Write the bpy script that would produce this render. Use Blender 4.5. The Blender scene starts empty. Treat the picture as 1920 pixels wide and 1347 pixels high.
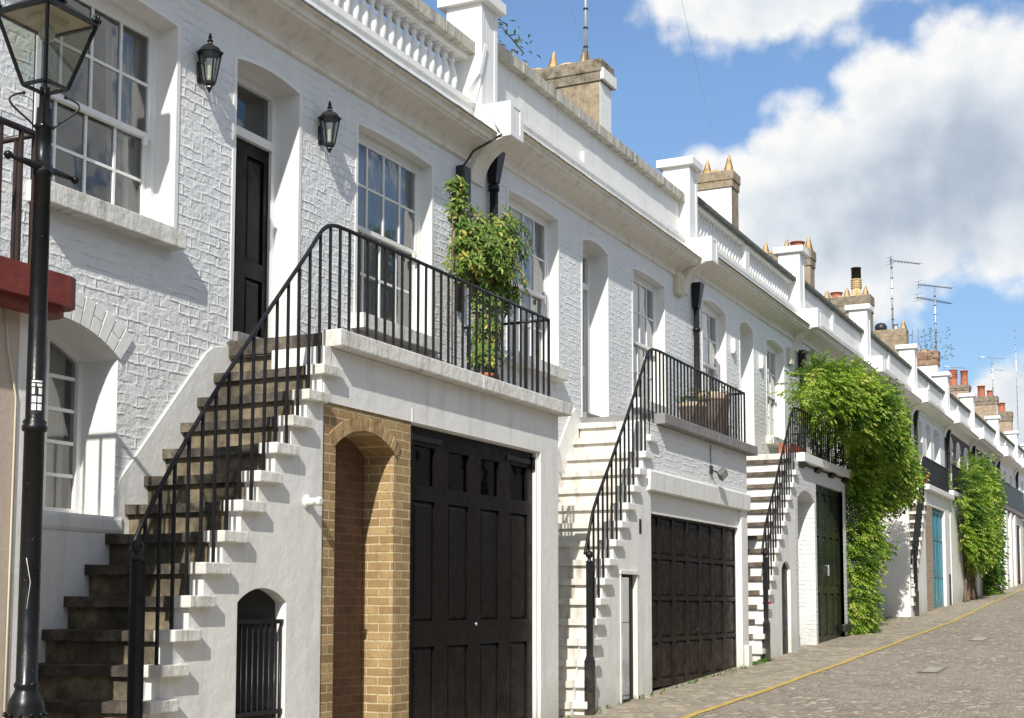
import bpy, bmesh, math, random
from math import radians, sin, cos, pi, atan2, hypot, sqrt
from mathutils import Vector, Matrix
random.seed(7)
sc = bpy.context.scene
col = sc.collection

# ------------------------------------------------------------------ helpers
class MB:
    """collects faces with a material index, links them as one mesh object"""
    def __init__(s): s.v = []; s.f = []; s.m = []; s.sm = []
    def face(s, pts, m=0, smooth=False):
        n = len(s.v); s.v += [tuple(p) for p in pts]; s.f.append(tuple(range(n, n+len(pts)))); s.m.append(m); s.sm.append(smooth)
    def mesh(s, vs, fs, m=0, smooth=False):
        n = len(s.v); s.v += [tuple(p) for p in vs]
        for f in fs: s.f.append(tuple(i+n for i in f)); s.m.append(m); s.sm.append(smooth)
    def box(s, x0, x1, y0, y1, z0, z1, m=0, mt=None, skip=''):
        v = [(x0,y0,z0),(x1,y0,z0),(x1,y1,z0),(x0,y1,z0),(x0,y0,z1),(x1,y0,z1),(x1,y1,z1),(x0,y1,z1)]
        F = {'b':(0,3,2,1),'t':(4,5,6,7),'f':(0,1,5,4),'r':(1,2,6,5),'k':(2,3,7,6),'l':(3,0,4,7)}
        n = len(s.v); s.v += v
        for k, f in F.items():
            if k in skip: continue
            s.f.append(tuple(i+n for i in f)); s.m.append(mt if (mt is not None and k == 't') else m); s.sm.append(False)
    def bbox(s, x0, x1, y0, y1, z0, z1, b=.01, m=0):
        """box with chamfered edges"""
        bm = bmesh.new(); bmesh.ops.create_cube(bm, size=1)
        for v in bm.verts: v.co = Vector(((x0+x1)/2+v.co.x*(x1-x0), (y0+y1)/2+v.co.y*(y1-y0), (z0+z1)/2+v.co.z*(z1-z0)))
        bmesh.ops.bevel(bm, geom=bm.edges[:], offset=b, segments=2, affect='EDGES', profile=.6)
        bm.verts.index_update()
        s.mesh([v.co[:] for v in bm.verts], [[v.index for v in f.verts] for f in bm.faces], m); bm.free()
    def prism(s, pts, axis, a, b, m=0, mcap=None):
        """polygon pts (2D) extruded along axis 'y' (pts=(x,z)) or 'x' (pts=(y,z))"""
        P = (lambda p, t: (p[0], t, p[1])) if axis == 'y' else ((lambda p, t: (t, p[0], p[1])) if axis == 'x' else (lambda p, t: (p[0], p[1], t)))
        n = len(pts); A = [P(p, a) for p in pts]; B = [P(p, b) for p in pts]
        mc = m if mcap is None else mcap
        s.face(A, mc); s.face(B[::-1], mc)
        for i in range(n):
            j = (i+1) % n; s.face([A[i], B[i], B[j], A[j]], m)
    def tube(s, pts, r, m=0, n=8, cap=True, smooth=True):
        pts = [Vector(p) for p in pts]; R = r if isinstance(r, (list, tuple)) else [r]*len(pts)
        rings = []; up = None
        for i, p in enumerate(pts):
            d = (pts[min(i+1, len(pts)-1)]-pts[max(i-1, 0)]).normalized()
            if up is None: up = Vector((0,0,1)) if abs(d.z) < .9 else Vector((1,0,0))
            u = (up-d*up.dot(d)).normalized(); w = d.cross(u); up = u
            rings.append([p+u*R[i]*cos(2*pi*k/n+pi/4)+w*R[i]*sin(2*pi*k/n+pi/4) for k in range(n)])
        b = len(s.v)
        for q in rings: s.v += [tuple(x) for x in q]
        for i in range(len(rings)-1):
            for k in range(n):
                l = (k+1) % n
                s.f.append((b+i*n+k, b+i*n+l, b+(i+1)*n+l, b+(i+1)*n+k)); s.m.append(m); s.sm.append(smooth)
        if cap:
            s.f.append(tuple(b+k for k in range(n))[::-1]); s.m.append(m); s.sm.append(False)
            s.f.append(tuple(b+(len(rings)-1)*n+k for k in range(n))); s.m.append(m); s.sm.append(False)
    def lathe(s, prof, c=(0,0,0), n=16, m=0, smooth=True, rot=0, sy=1):
        """prof = [(r,z)...]"""
        b = len(s.v)
        for r, z in prof:
            for k in range(n):
                a = 2*pi*k/n+rot; s.v.append((c[0]+r*cos(a), c[1]+r*sin(a)*sy, c[2]+z))
        for i in range(len(prof)-1):
            for k in range(n):
                l = (k+1) % n
                s.f.append((b+i*n+k, b+i*n+l, b+(i+1)*n+l, b+(i+1)*n+k)); s.m.append(m); s.sm.append(smooth)
        s.f.append(tuple(b+k for k in range(n))[::-1]); s.m.append(m); s.sm.append(False)
        s.f.append(tuple(b+(len(prof)-1)*n+k for k in range(n))); s.m.append(m); s.sm.append(False)
    def build(s, name, mats, parent=None):
        me = bpy.data.meshes.new(name); me.from_pydata(s.v, [], s.f)
        for mt in (mats if isinstance(mats, (list, tuple)) else [mats]): me.materials.append(mt)
        me.polygons.foreach_set('material_index', s.m); me.polygons.foreach_set('use_smooth', s.sm); me.update()
        o = bpy.data.objects.new(name, me); col.objects.link(o)
        if parent is not None: o.parent = parent
        return o

def empty(name, label, cat, loc=(0,0,0), group=None):
    o = bpy.data.objects.new(name, None); col.objects.link(o); o.location = loc
    o['label'] = label; o['category'] = cat
    if group: o['group'] = group
    return o
def tag(o, label, cat, group=None):
    o['label'] = label; o['category'] = cat
    if group: o['group'] = group
    return o
def inst(src, name, parent, loc, sc_=(1,1,1), rz=0):
    o = bpy.data.objects.new(name, src); col.objects.link(o); o.parent = parent; o.location = loc; o.scale = sc_; o.rotation_euler = (0,0,rz)
    return o

# ------------------------------------------------------------------ materials
def mat(name, base=(.5,.5,.5), rough=.7, **k):
    m = bpy.data.materials.new(name); m.use_nodes = True
    b = m.node_tree.nodes['Principled BSDF']
    b.inputs['Base Color'].default_value = (*base, 1); b.inputs['Roughness'].default_value = rough
    for kk, v in k.items(): b.inputs[kk.replace('_', ' ')].default_value = v
    return m
class NT:
    def __init__(s, m): s.t = m.node_tree; s.b = s.t.nodes.get('Principled BSDF')
    def n(s, typ, ins=None, **k):
        nd = s.t.nodes.new(typ)
        for a, v in k.items(): setattr(nd, a, v)
        for a, v in (ins or {}).items():
            if isinstance(v, bpy.types.NodeSocket): s.t.links.new(v, nd.inputs[a])
            else: nd.inputs[a].default_value = v
        return nd
    def l(s, a, b): s.t.links.new(a, b)
    def pos(s): return s.n('ShaderNodeNewGeometry').outputs['Position']
    def comb(s, x, y, z): return s.n('ShaderNodeCombineXYZ', {0:x, 1:y, 2:z}).outputs[0]
    def math(s, op, a, b=0., c=0., clamp=False):
        nd = s.n('ShaderNodeMath', {0:a, 1:b, 2:c}, operation=op); nd.use_clamp = clamp; return nd.outputs[0]
    def noise(s, vec, scale, detail=4, rough=.55, dist=0.):
        return s.n('ShaderNodeTexNoise', {'Vector':vec, 'Scale':scale, 'Detail':detail, 'Roughness':rough, 'Distortion':dist}).outputs['Fac']
    def ramp(s, f, stops, interp='LINEAR'):
        nd = s.n('ShaderNodeValToRGB', {'Fac':f}); e = nd.color_ramp.elements; nd.color_ramp.interpolation = interp
        while len(e) > 1: e.remove(e[0])
        e[0].position = stops[0][0]; e[0].color = C4(stops[0][1])
        for p, c in stops[1:]: q = e.new(p); q.color = C4(c)
        return nd.outputs['Color']
    def mix(s, f, a, b, mode='MIX'):
        nd = s.n('ShaderNodeMix', data_type='RGBA', blend_type=mode)
        for i, v in ((0, f), (6, a), (7, b)):
            if isinstance(v, bpy.types.NodeSocket): s.l(v, nd.inputs[i])
            else: nd.inputs[i].default_value = v if i == 0 else C4(v)
        return nd.outputs[2]
    def mr(s, v, a, b, c=0., d=1.):
        return s.n('ShaderNodeMapRange', {'Value':v, 'From Min':a, 'From Max':b, 'To Min':c, 'To Max':d}).outputs[0]
    def bump(s, h, dist, strength=1., normal=None):
        nd = s.n('ShaderNodeBump', {'Height':h, 'Distance':dist, 'Strength':strength})
        if normal: s.l(normal, nd.inputs['Normal'])
        return nd.outputs[0]
    def swz(s, mode='xz'):
        """position as brick plane coords: u = x+y (so reveals and returns course through), v = z"""
        g = s.pos(); sp = s.n('ShaderNodeSeparateXYZ', {0:g})
        u = s.math('ADD', sp.outputs[0], sp.outputs[1])
        return s.comb(u, sp.outputs[2], 0.), g, sp
def C4(c): return (c, c, c, 1) if isinstance(c, (int, float)) else (*c[:3], 1)

def white_paint(name, base=(.80,.80,.78), bump=.004, dirt=.35, brick=0., rough=.55, shade=(.55,.53,.48)):
    m = mat(name, base, rough); t = NT(m); uv, g, sp = t.swz()
    n1 = t.noise(g, 1.3, 3, .6); n2 = t.noise(g, 14, 3, .6)
    st = t.noise(t.n('ShaderNodeVectorMath', {0:g, 1:(5,5,.6)}, operation='MULTIPLY').outputs[0], 1.5, 4, .65)
    f = t.math('MULTIPLY', t.mr(st, .5, .78), dirt)
    c = t.mix(f, base, shade)
    zr = t.math('SUBTRACT', sp.outputs[2], t.math('ADD', t.math('MULTIPLY', sp.outputs[0], .046), -1.87))   # height over the street: splash-back dirt
    spl = t.math('MULTIPLY', t.mr(zr, .55, .0), t.mr(n1, .35, .6)); c = t.mix(t.math('MULTIPLY', spl, .55), c, (.33,.31,.24))
    f2 = t.math('MULTIPLY', t.mr(n2, .55, .8), dirt*.6); c = t.mix(f2, c, tuple(x*.86 for x in base))
    t.l(c, t.b.inputs['Base Color'])
    h = t.math('MULTIPLY', n2, 1.)
    nrm = t.bump(h, bump, 1.)
    nrm = t.bump(n1, bump*6, .6, nrm)
    if brick:
        wob = t.n('ShaderNodeTexNoise', {'Vector':g, 'Scale':7., 'Detail':2, 'Roughness':.7})
        off = t.n('ShaderNodeVectorMath', {0:wob.outputs['Color'], 1:(.045,.04,0)}, operation='MULTIPLY').outputs[0]
        v2 = t.n('ShaderNodeVectorMath', {0:uv, 1:off}, operation='ADD').outputs[0]
        br = t.n('ShaderNodeTexBrick', {'Vector':v2, 'Scale':1., 'Mortar Size':.015, 'Mortar Smooth':.85, 'Bias':0., 'Brick Width':.235, 'Row Height':.08,
             'Color1':(.3,.3,.3,1), 'Color2':(.8,.8,.8,1), 'Mortar':(0,0,0,1)})
        ridge = br.outputs['Fac']                                   # tuck-pointed joints stand proud under thick paint
        lump = t.noise(g, 17, 3, .65)
        v3 = t.noise(g, 4.5, 2, .5)
        hh = t.math('ADD', t.math('MULTIPLY', ridge, t.mr(v3, .34, .58, -.3, 1.25)), t.math('MULTIPLY', lump, 1.9))
        hh = t.math('ADD', hh, t.math('MULTIPLY', t.n('ShaderNodeSeparateColor', {0:br.outputs['Color']}).outputs[0], .5))
        nrm = t.bump(hh, .0058*brick, 1., nrm)
    t.l(nrm, t.b.inputs['Normal'])
    return m

def brick_mat(name, c1, c2, mortar, w=.225, h=.075, ms=.007, dark=.5, bump=.006):
    m = mat(name, c1, .9); t = NT(m); uv, g, sp = t.swz()
    wob = t.n('ShaderNodeTexNoise', {'Vector':g, 'Scale':9., 'Detail':3})
    off = t.n('ShaderNodeVectorMath', {0:wob.outputs['Color'], 1:(.008,.008,0)}, operation='MULTIPLY').outputs[0]
    v2 = t.n('ShaderNodeVectorMath', {0:uv, 1:off}, operation='ADD').outputs[0]
    br = t.n('ShaderNodeTexBrick', {'Vector':v2, 'Scale':1., 'Mortar Size':ms, 'Mortar Smooth':.3, 'Bias':0., 'Brick Width':w, 'Row Height':h,
         'Color1':C4(c1), 'Color2':C4(c2), 'Mortar':C4(mortar)})
    n = t.noise(g, 6, 4, .6); n2 = t.noise(g, 55, 3, .6)
    c = t.mix(t.math('MULTIPLY', t.mr(n, .45, .75), dark), br.outputs['Color'], tuple(x*.35 for x in c1))
    c = t.mix(t.mr(n2, .56, .72), c, tuple(x*.5 for x in c1))
    t.l(c, t.b.inputs['Base Color'])
    hh = t.math('SUBTRACT', t.math('MULTIPLY', n2, .5), t.math('MULTIPLY', br.outputs['Fac'], 1.))
    t.l(t.bump(hh, bump), t.b.inputs['Normal'])
    return m

def stone_mat(name, c1, c2, c3, scale=3., bump=.006, rough=.85):
    m = mat(name, c1, rough); t = NT(m); g = t.pos()
    n1 = t.noise(g, scale, 6, .65); n2 = t.noise(g, scale*7, 4, .6)
    c = t.ramp(n1, [(.3, c3), (.5, c1), (.7, c2)])
    c = t.mix(t.math('MULTIPLY', t.mr(n2, .5, .75), .55), c, c3)
    t.l(c, t.b.inputs['Base Color']); t.l(t.bump(t.math('ADD', n1, t.math('MULTIPLY', n2, .5)), bump), t.b.inputs['Normal'])
    return m

def streaked(name, base, streak, sx=9., amt=.8, lo=.42, hi=.62):
    """weathered coping: dark run-off streaks crossing the edge"""
    m = mat(name, base, .85); t = NT(m); g = t.pos()
    v = t.n('ShaderNodeVectorMath', {0:g, 1:(sx, 1.2, .8)}, operation='MULTIPLY').outputs[0]
    n = t.noise(v, 1.6, 5, .7); n2 = t.noise(g, 11, 4, .6)
    c = t.mix(t.math('MULTIPLY', t.mr(n, lo, hi), amt), base, streak)
    c = t.mix(t.math('MULTIPLY', t.mr(n2, .5, .7), .5), c, tuple(x*.7 for x in base))
    t.l(c, t.b.inputs['Base Color']); t.l(t.bump(t.math('ADD', n, n2), .01), t.b.inputs['Normal'])
    return m

def gloss(name, base, rough=.3, bump=.002, chips=None):
    m = mat(name, base, rough); t = NT(m); g = t.pos()
    n = t.noise(g, 9, 4, .6); t.l(t.bump(n, bump), t.b.inputs['Normal'])
    t.l(t.mr(n, .3, .7, rough*.7, min(1, rough*1.5)), t.b.inputs['Roughness'])
    if chips:
        n2 = t.noise(g, 38, 3, .7); sp = t.n('ShaderNodeSeparateXYZ', {0:g})
        zr = t.math('SUBTRACT', sp.outputs[2], t.math('ADD', t.math('MULTIPLY', sp.outputs[0], .046), -1.87))
        n3 = t.noise(g, 3.5, 4, .7)
        c = t.mix(t.math('MULTIPLY', t.mr(zr, .9, .0), t.mr(n3, .38, .68)), base, tuple(x*.75+.012 for x in chips))      # road dust low down
        t.l(t.mix(t.mr(n2, .68, .74), c, chips), t.b.inputs['Base Color'])
    return m

M = {}
M['brickw'] = white_paint('white_painted_brick', (.745,.755,.745), brick=1., dirt=.22, rough=.5)
M['brickw2'] = white_paint('grey_white_painted_brick', (.66,.67,.67), brick=1., dirt=.3, rough=.5)
M['render'] = white_paint('white_render', (.785,.78,.745), bump=.004, dirt=.6, shade=(.52,.50,.44))
M['render2'] = white_paint('cream_render', (.74,.72,.66), bump=.004, dirt=.4)
M['trim'] = white_paint('white_trim_paint', (.78,.77,.74), bump=.001, dirt=.12, rough=.4)
M['joinery'] = white_paint('white_joinery_paint', (.8,.8,.77), bump=.0006, dirt=.05, rough=.35)
M['cove'] = white_paint('cornice_paint', (.80,.755,.67), bump=.002, dirt=.6, rough=.6, shade=(.42,.37,.30))
M['slab'] = streaked('white_slab_paint', (.72,.71,.66), (.27,.25,.19), 5, .75, .48, .72)
M['slabgrey'] = streaked('grey_slab_stone', (.25,.24,.235), (.13,.13,.13), 4, .5)
M['coping'] = streaked('mossy_coping_stone', (.52,.495,.42), (.13,.125,.095), 7, .8, .46, .68)
M['copingdark'] = streaked('lead_coping', (.13,.14,.13), (.05,.06,.04), 6, .8)
M['lead'] = streaked('lead_flashing', (.34,.37,.39), (.16,.17,.17), 7, .7)
M['gutterworn'] = streaked('worn_gutter_edge', (.5,.47,.4), (.13,.12,.1), 8, .8, .4, .6)
M['treads'] = stone_mat('brown_step_stone', (.068,.056,.043), (.20,.17,.125), (.017,.014,.011), 4., .012)
M['risers'] = stone_mat('patchy_riser_stone', (.12,.098,.063), (.34,.28,.175), (.018,.015,.011), 2.2, .012)
M['treadw'] = white_paint('worn_white_step_paint', (.68,.65,.58), bump=.004, dirt=.8, shade=(.22,.19,.15))
M['treadd'] = stone_mat('dark_nosing_stone', (.11,.085,.06), (.2,.17,.13), (.04,.03,.025), 6.)
M['stock'] = brick_mat('yellow_stock_brick', (.44,.305,.14), (.29,.18,.08), (.58,.46,.27), ms=.009, bump=.012)
M['stockd'] = brick_mat('shaded_dark_brick', (.17,.09,.05), (.12,.065,.04), (.2,.13,.08), ms=.008)  # dark purple-brown brick, with the porch recess's shade put into the colour
M['stock2'] = brick_mat('pale_brick', (.36,.25,.16), (.45,.34,.23), (.5,.45,.36))
M['dbrick'] = brick_mat('brown_brick', (.075,.058,.048), (.11,.08,.065), (.12,.11,.10))
M['chimb'] = brick_mat('chimney_brick', (.30,.14,.08), (.36,.25,.16), (.3,.27,.22), dark=.8)
M['chimr'] = stone_mat('chimney_render', (.30,.235,.155), (.38,.31,.22), (.14,.11,.075), 5., .012)
M['chimc'] = stone_mat('chimney_cap_stone', (.23,.19,.14), (.30,.26,.19), (.07,.06,.04), 7., .014)
M['terra'] = stone_mat('terracotta', (.38,.12,.065), (.45,.18,.10), (.26,.08,.04), 9., .002, .75)
M['terrap'] = stone_mat('pale_terracotta', (.52,.41,.30), (.60,.50,.38), (.32,.23,.15), 5., .003, .8)
M['buff'] = stone_mat('buff_clay', (.58,.42,.22), (.66,.52,.32), (.3,.2,.1), 8., .003, .8)
M['iron'] = gloss('black_iron_paint', (.012,.012,.014), .32, .0015, (.12,.10,.08))
M['ironbrown'] = gloss('rusty_iron_paint', (.035,.022,.018), .5, .002, (.15,.08,.05))
M['lamp'] = gloss('lamp_post_paint', (.008,.009,.010), .28, .002, (.16,.15,.12))
M['door'] = gloss('black_door_paint', (.009,.007,.007), .35, .001)
M['garage1'] = gloss('dark_brown_garage_paint', (.009,.0062,.0062), .42, .0012, (.03,.022,.018))
M['garage2'] = gloss('brown_black_garage_paint', (.0125,.0085,.0065), .45, .0012, (.06,.04,.025))
M['garage3'] = gloss('dark_green_garage_paint', (.016,.020,.012), .25, .0012)
M['teal'] = gloss('teal_door_paint', (.04,.23,.31), .4, .001, (.2,.4,.42))
M['grey'] = gloss('grey_worn_paint', (.42,.44,.43), .6, .002, (.12,.1,.08))
M['red'] = stone_mat('red_painted_slab', (.18,.03,.02), (.23,.045,.028), (.12,.02,.015), 6., .006, .55)
M['beige'] = white_paint('beige_render', (.52,.44,.36), bump=.004, dirt=.3, shade=(.3,.24,.19))
M['cream'] = mat('cream_plastic', (.62,.57,.42), .5)
M['plastic'] = mat('white_plastic', (.75,.75,.72), .4)
M['blackp'] = mat('black_plastic', (.015,.015,.016), .45)
M['steel'] = mat('galvanised_steel', (.62,.64,.66), .35, Metallic=.8)
M['dark'] = mat('unlit_void', (.018,.016,.015), .9)  # near-black colour standing in for the unlit space behind openings
M['room'] = mat('room_interior', (.26,.25,.23), .9)
for k_ in ('door','garage1','garage2','garage3'): M[k_].node_tree.nodes['Principled BSDF'].inputs['Specular IOR Level'].default_value = .13
for k_ in ('lamp','iron'): M[k_].node_tree.nodes['Principled BSDF'].inputs['Specular IOR Level'].default_value = .3
M['brass'] = mat('brass', (.6,.38,.12), .3, Metallic=1.)
M['rubber'] = mat('soil', (.04,.03,.02), .95)
M['redp'] = mat('red_plastic', (.55,.03,.03), .45)
M['amber'] = mat('frosted_glass', (.5,.5,.46), .3)
M['roof'] = stone_mat('roof_felt', (.10,.10,.10), (.14,.14,.14), (.06,.06,.06), 2.)
def curtain_mat():
    m = mat('curtain_cloth', (.66,.63,.55), .9); t = NT(m); sp = t.n('ShaderNodeSeparateXYZ', {0:t.pos()})
    return m
M['curtain'] = curtain_mat()
def net_mat():
    m = bpy.data.materials.new('net_cloth'); m.use_nodes = True; nt = m.node_tree; nt.nodes.clear(); t = NT(m)
    d = t.n('ShaderNodeBsdfDiffuse', {'Color':C4((.75,.75,.72))}); tr = t.n('ShaderNodeBsdfTransparent')
    mx = t.n('ShaderNodeMixShader', {0:.88, 1:tr.outputs[0], 2:d.outputs[0]}); t.n('ShaderNodeOutputMaterial', {0:mx.outputs[0]}); return m
M['net'] = net_mat()
def glass_mat(name='window_glass', tint=(.9,.93,.95), k=1.):
    m = bpy.data.materials.new(name); m.use_nodes = True; nt = m.node_tree; nt.nodes.clear(); t = NT(m)
    tr = t.n('ShaderNodeBsdfTransparent', {'Color':C4(tint)}); gl = t.n('ShaderNodeBsdfGlossy', {'Color':(1,1,1,1), 'Roughness':.015})
    g = t.pos(); n = t.noise(g, 2.2, 2, .5); nb = t.bump(n, .012, .5); t.l(nb, gl.inputs['Normal'])
    fr = t.n('ShaderNodeFresnel', {'IOR':1.55}); f = t.math('MULTIPLY', fr.outputs[0], 1.6*k, clamp=True); f = t.math('ADD', f, .03*k, clamp=True)
    mx = t.n('ShaderNodeMixShader', {0:f, 1:tr.outputs[0], 2:gl.outputs[0]}); o = t.n('ShaderNodeOutputMaterial', {0:mx.outputs[0]})
    return m
M['glass'] = glass_mat(); M['glassg'] = glass_mat('dim_glass', (.35,.35,.33), .12); M['glassd'] = glass_mat('lantern_glass', (.86,.89,.84), .22)  # garage panes get a dark tint and weak reflection to stay dim
def leaf_mat(name, c1, c2, c3=None, trans=.35):
    m = bpy.data.materials.new(name); m.use_nodes = True; t = NT(m); g = t.pos()
    wn = t.n('ShaderNodeTexNoise', {'Vector':g, 'Scale':3.2, 'Detail':4, 'Roughness':.7}).outputs['Fac']
    w2 = t.noise(g, 30, 2, .5)
    c = t.ramp(wn, [(.32, c1), (.62, c2)])
    if c3: c = t.mix(t.mr(w2, .55, .66), c, c3)
    t.l(c, t.b.inputs['Base Color']); t.b.inputs['Roughness'].default_value = .55
    t.b.inputs['Specular IOR Level'].default_value = .3
    tl = t.n('ShaderNodeBsdfTranslucent', {'Color':c}); mx = t.n('ShaderNodeMixShader', {0:trans, 1:t.b.outputs[0], 2:tl.outputs[0]})
    t.l(mx.outputs[0], t.t.nodes['Material Output'].inputs[0])
    return m
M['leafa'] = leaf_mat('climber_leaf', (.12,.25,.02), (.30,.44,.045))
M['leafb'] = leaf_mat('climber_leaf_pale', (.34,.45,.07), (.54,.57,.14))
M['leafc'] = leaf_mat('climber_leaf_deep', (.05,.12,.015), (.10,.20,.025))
M['leafv'] = leaf_mat('pot_plant_leaf', (.07,.15,.03), (.16,.26,.05), (.42,.44,.10), .25)
M['leafy'] = leaf_mat('pot_plant_leaf_yellow', (.42,.42,.08), (.55,.5,.16), None, .25)
M['leafd'] = leaf_mat('dry_leaf', (.12,.07,.04), (.2,.17,.07), None, .2)
M['bark'] = stone_mat('bark', (.13,.09,.06), (.2,.15,.11), (.05,.035,.025), 14., .01)

# sun direction (light travels along SD)
SD = Vector((3.25, 1.0, -2.58)).normalized()
W = 7.137   # main facade plane
G = 6.10    # garage-front plane
def gz(x):  # the street climbs gently
    return -1.21+.046*(x-14.33)

# ------------------------------------------------------------------ wall with openings
def arch_pts(xa, xb, zs, rise, n=10):
    if rise <= 0: return [(xa, zs), (xb, zs)]
    h = (xb-xa)/2; R = (h*h+rise*rise)/(2*rise); cz = zs+rise-R; cx = (xa+xb)/2; a = math.asin(h/R)
    return [(cx+R*sin(-a+2*a*i/n), cz+R*cos(-a+2*a*i/n)) for i in range(n+1)]
def wall_holes(mb, x0, x1, z0, z1, Y, ops, m=0, mrev=1, thick=.3):
    """front face at Y with arched holes, plus reveals going back to Y+depth. ops: dict(x0,x1,z0,z1,rise,d)"""
    ops = sorted(ops, key=lambda o: (o['x0'], o['z0'])); xs = sorted({x0, x1} | {o['x0'] for o in ops} | {o['x1'] for o in ops})
    for a, b in zip(xs[:-1], xs[1:]):
        col_ops = sorted([o for o in ops if o['x0'] <= a+1e-6 and o['x1'] >= b-1e-6], key=lambda o: o['z0'])
        z = z0
        cols = []
        lower = None
        for o in col_ops+[None]:
            # region from current bottom (flat or arch of previous) to next opening sill / top
            top = z1 if o is None else o['z0']
            if lower is None: pts = [(a, z), (b, z)]
            else: pts = [p for p in lower if a-1e-6 <= p[0] <= b+1e-6]
            for (xa, za), (xb, zb) in zip(pts[:-1], pts[1:]):
                if top > max(za, zb)-1e-4: mb.face([(xa,Y,za),(xb,Y,zb),(xb,Y,top),(xa,Y,top)], m)
            if o is not None: lower = arch_pts(o['x0'], o['x1'], o['z1'], o.get('rise', 0))
    for o in ops:
        d = o.get('d', .22); A = arch_pts(o['x0'], o['x1'], o['z1'], o.get('rise', 0))
        mr = o.get('m', mrev)
        mb.face([(o['x0'],Y,o['z0']),(o['x0'],Y,o['z1']),(o['x0'],Y+d,o['z1']),(o['x0'],Y+d,o['z0'])][::-1], mr)
        mb.face([(o['x1'],Y,o['z0']),(o['x1'],Y,o['z1']),(o['x1'],Y+d,o['z1']),(o['x1'],Y+d,o['z0'])], mr)
        mb.face([(o['x0'],Y,o['z0']),(o['x1'],Y,o['z0']),(o['x1'],Y+d,o['z0']),(o['x0'],Y+d,o['z0'])], mr)
        for (xa, za), (xb, zb) in zip(A[:-1], A[1:]): mb.face([(xa,Y,za),(xb,Y,zb),(xb,Y+d,zb),(xa,Y+d,za)], mr)
        if o.get('back') is not None:
            mb.face([(o['x0'],Y+d,o['z0']),(o['x1'],Y+d,o['z0'])]+[(x,Y+d,z) for x, z in A[::-1]], o['back'])

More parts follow.
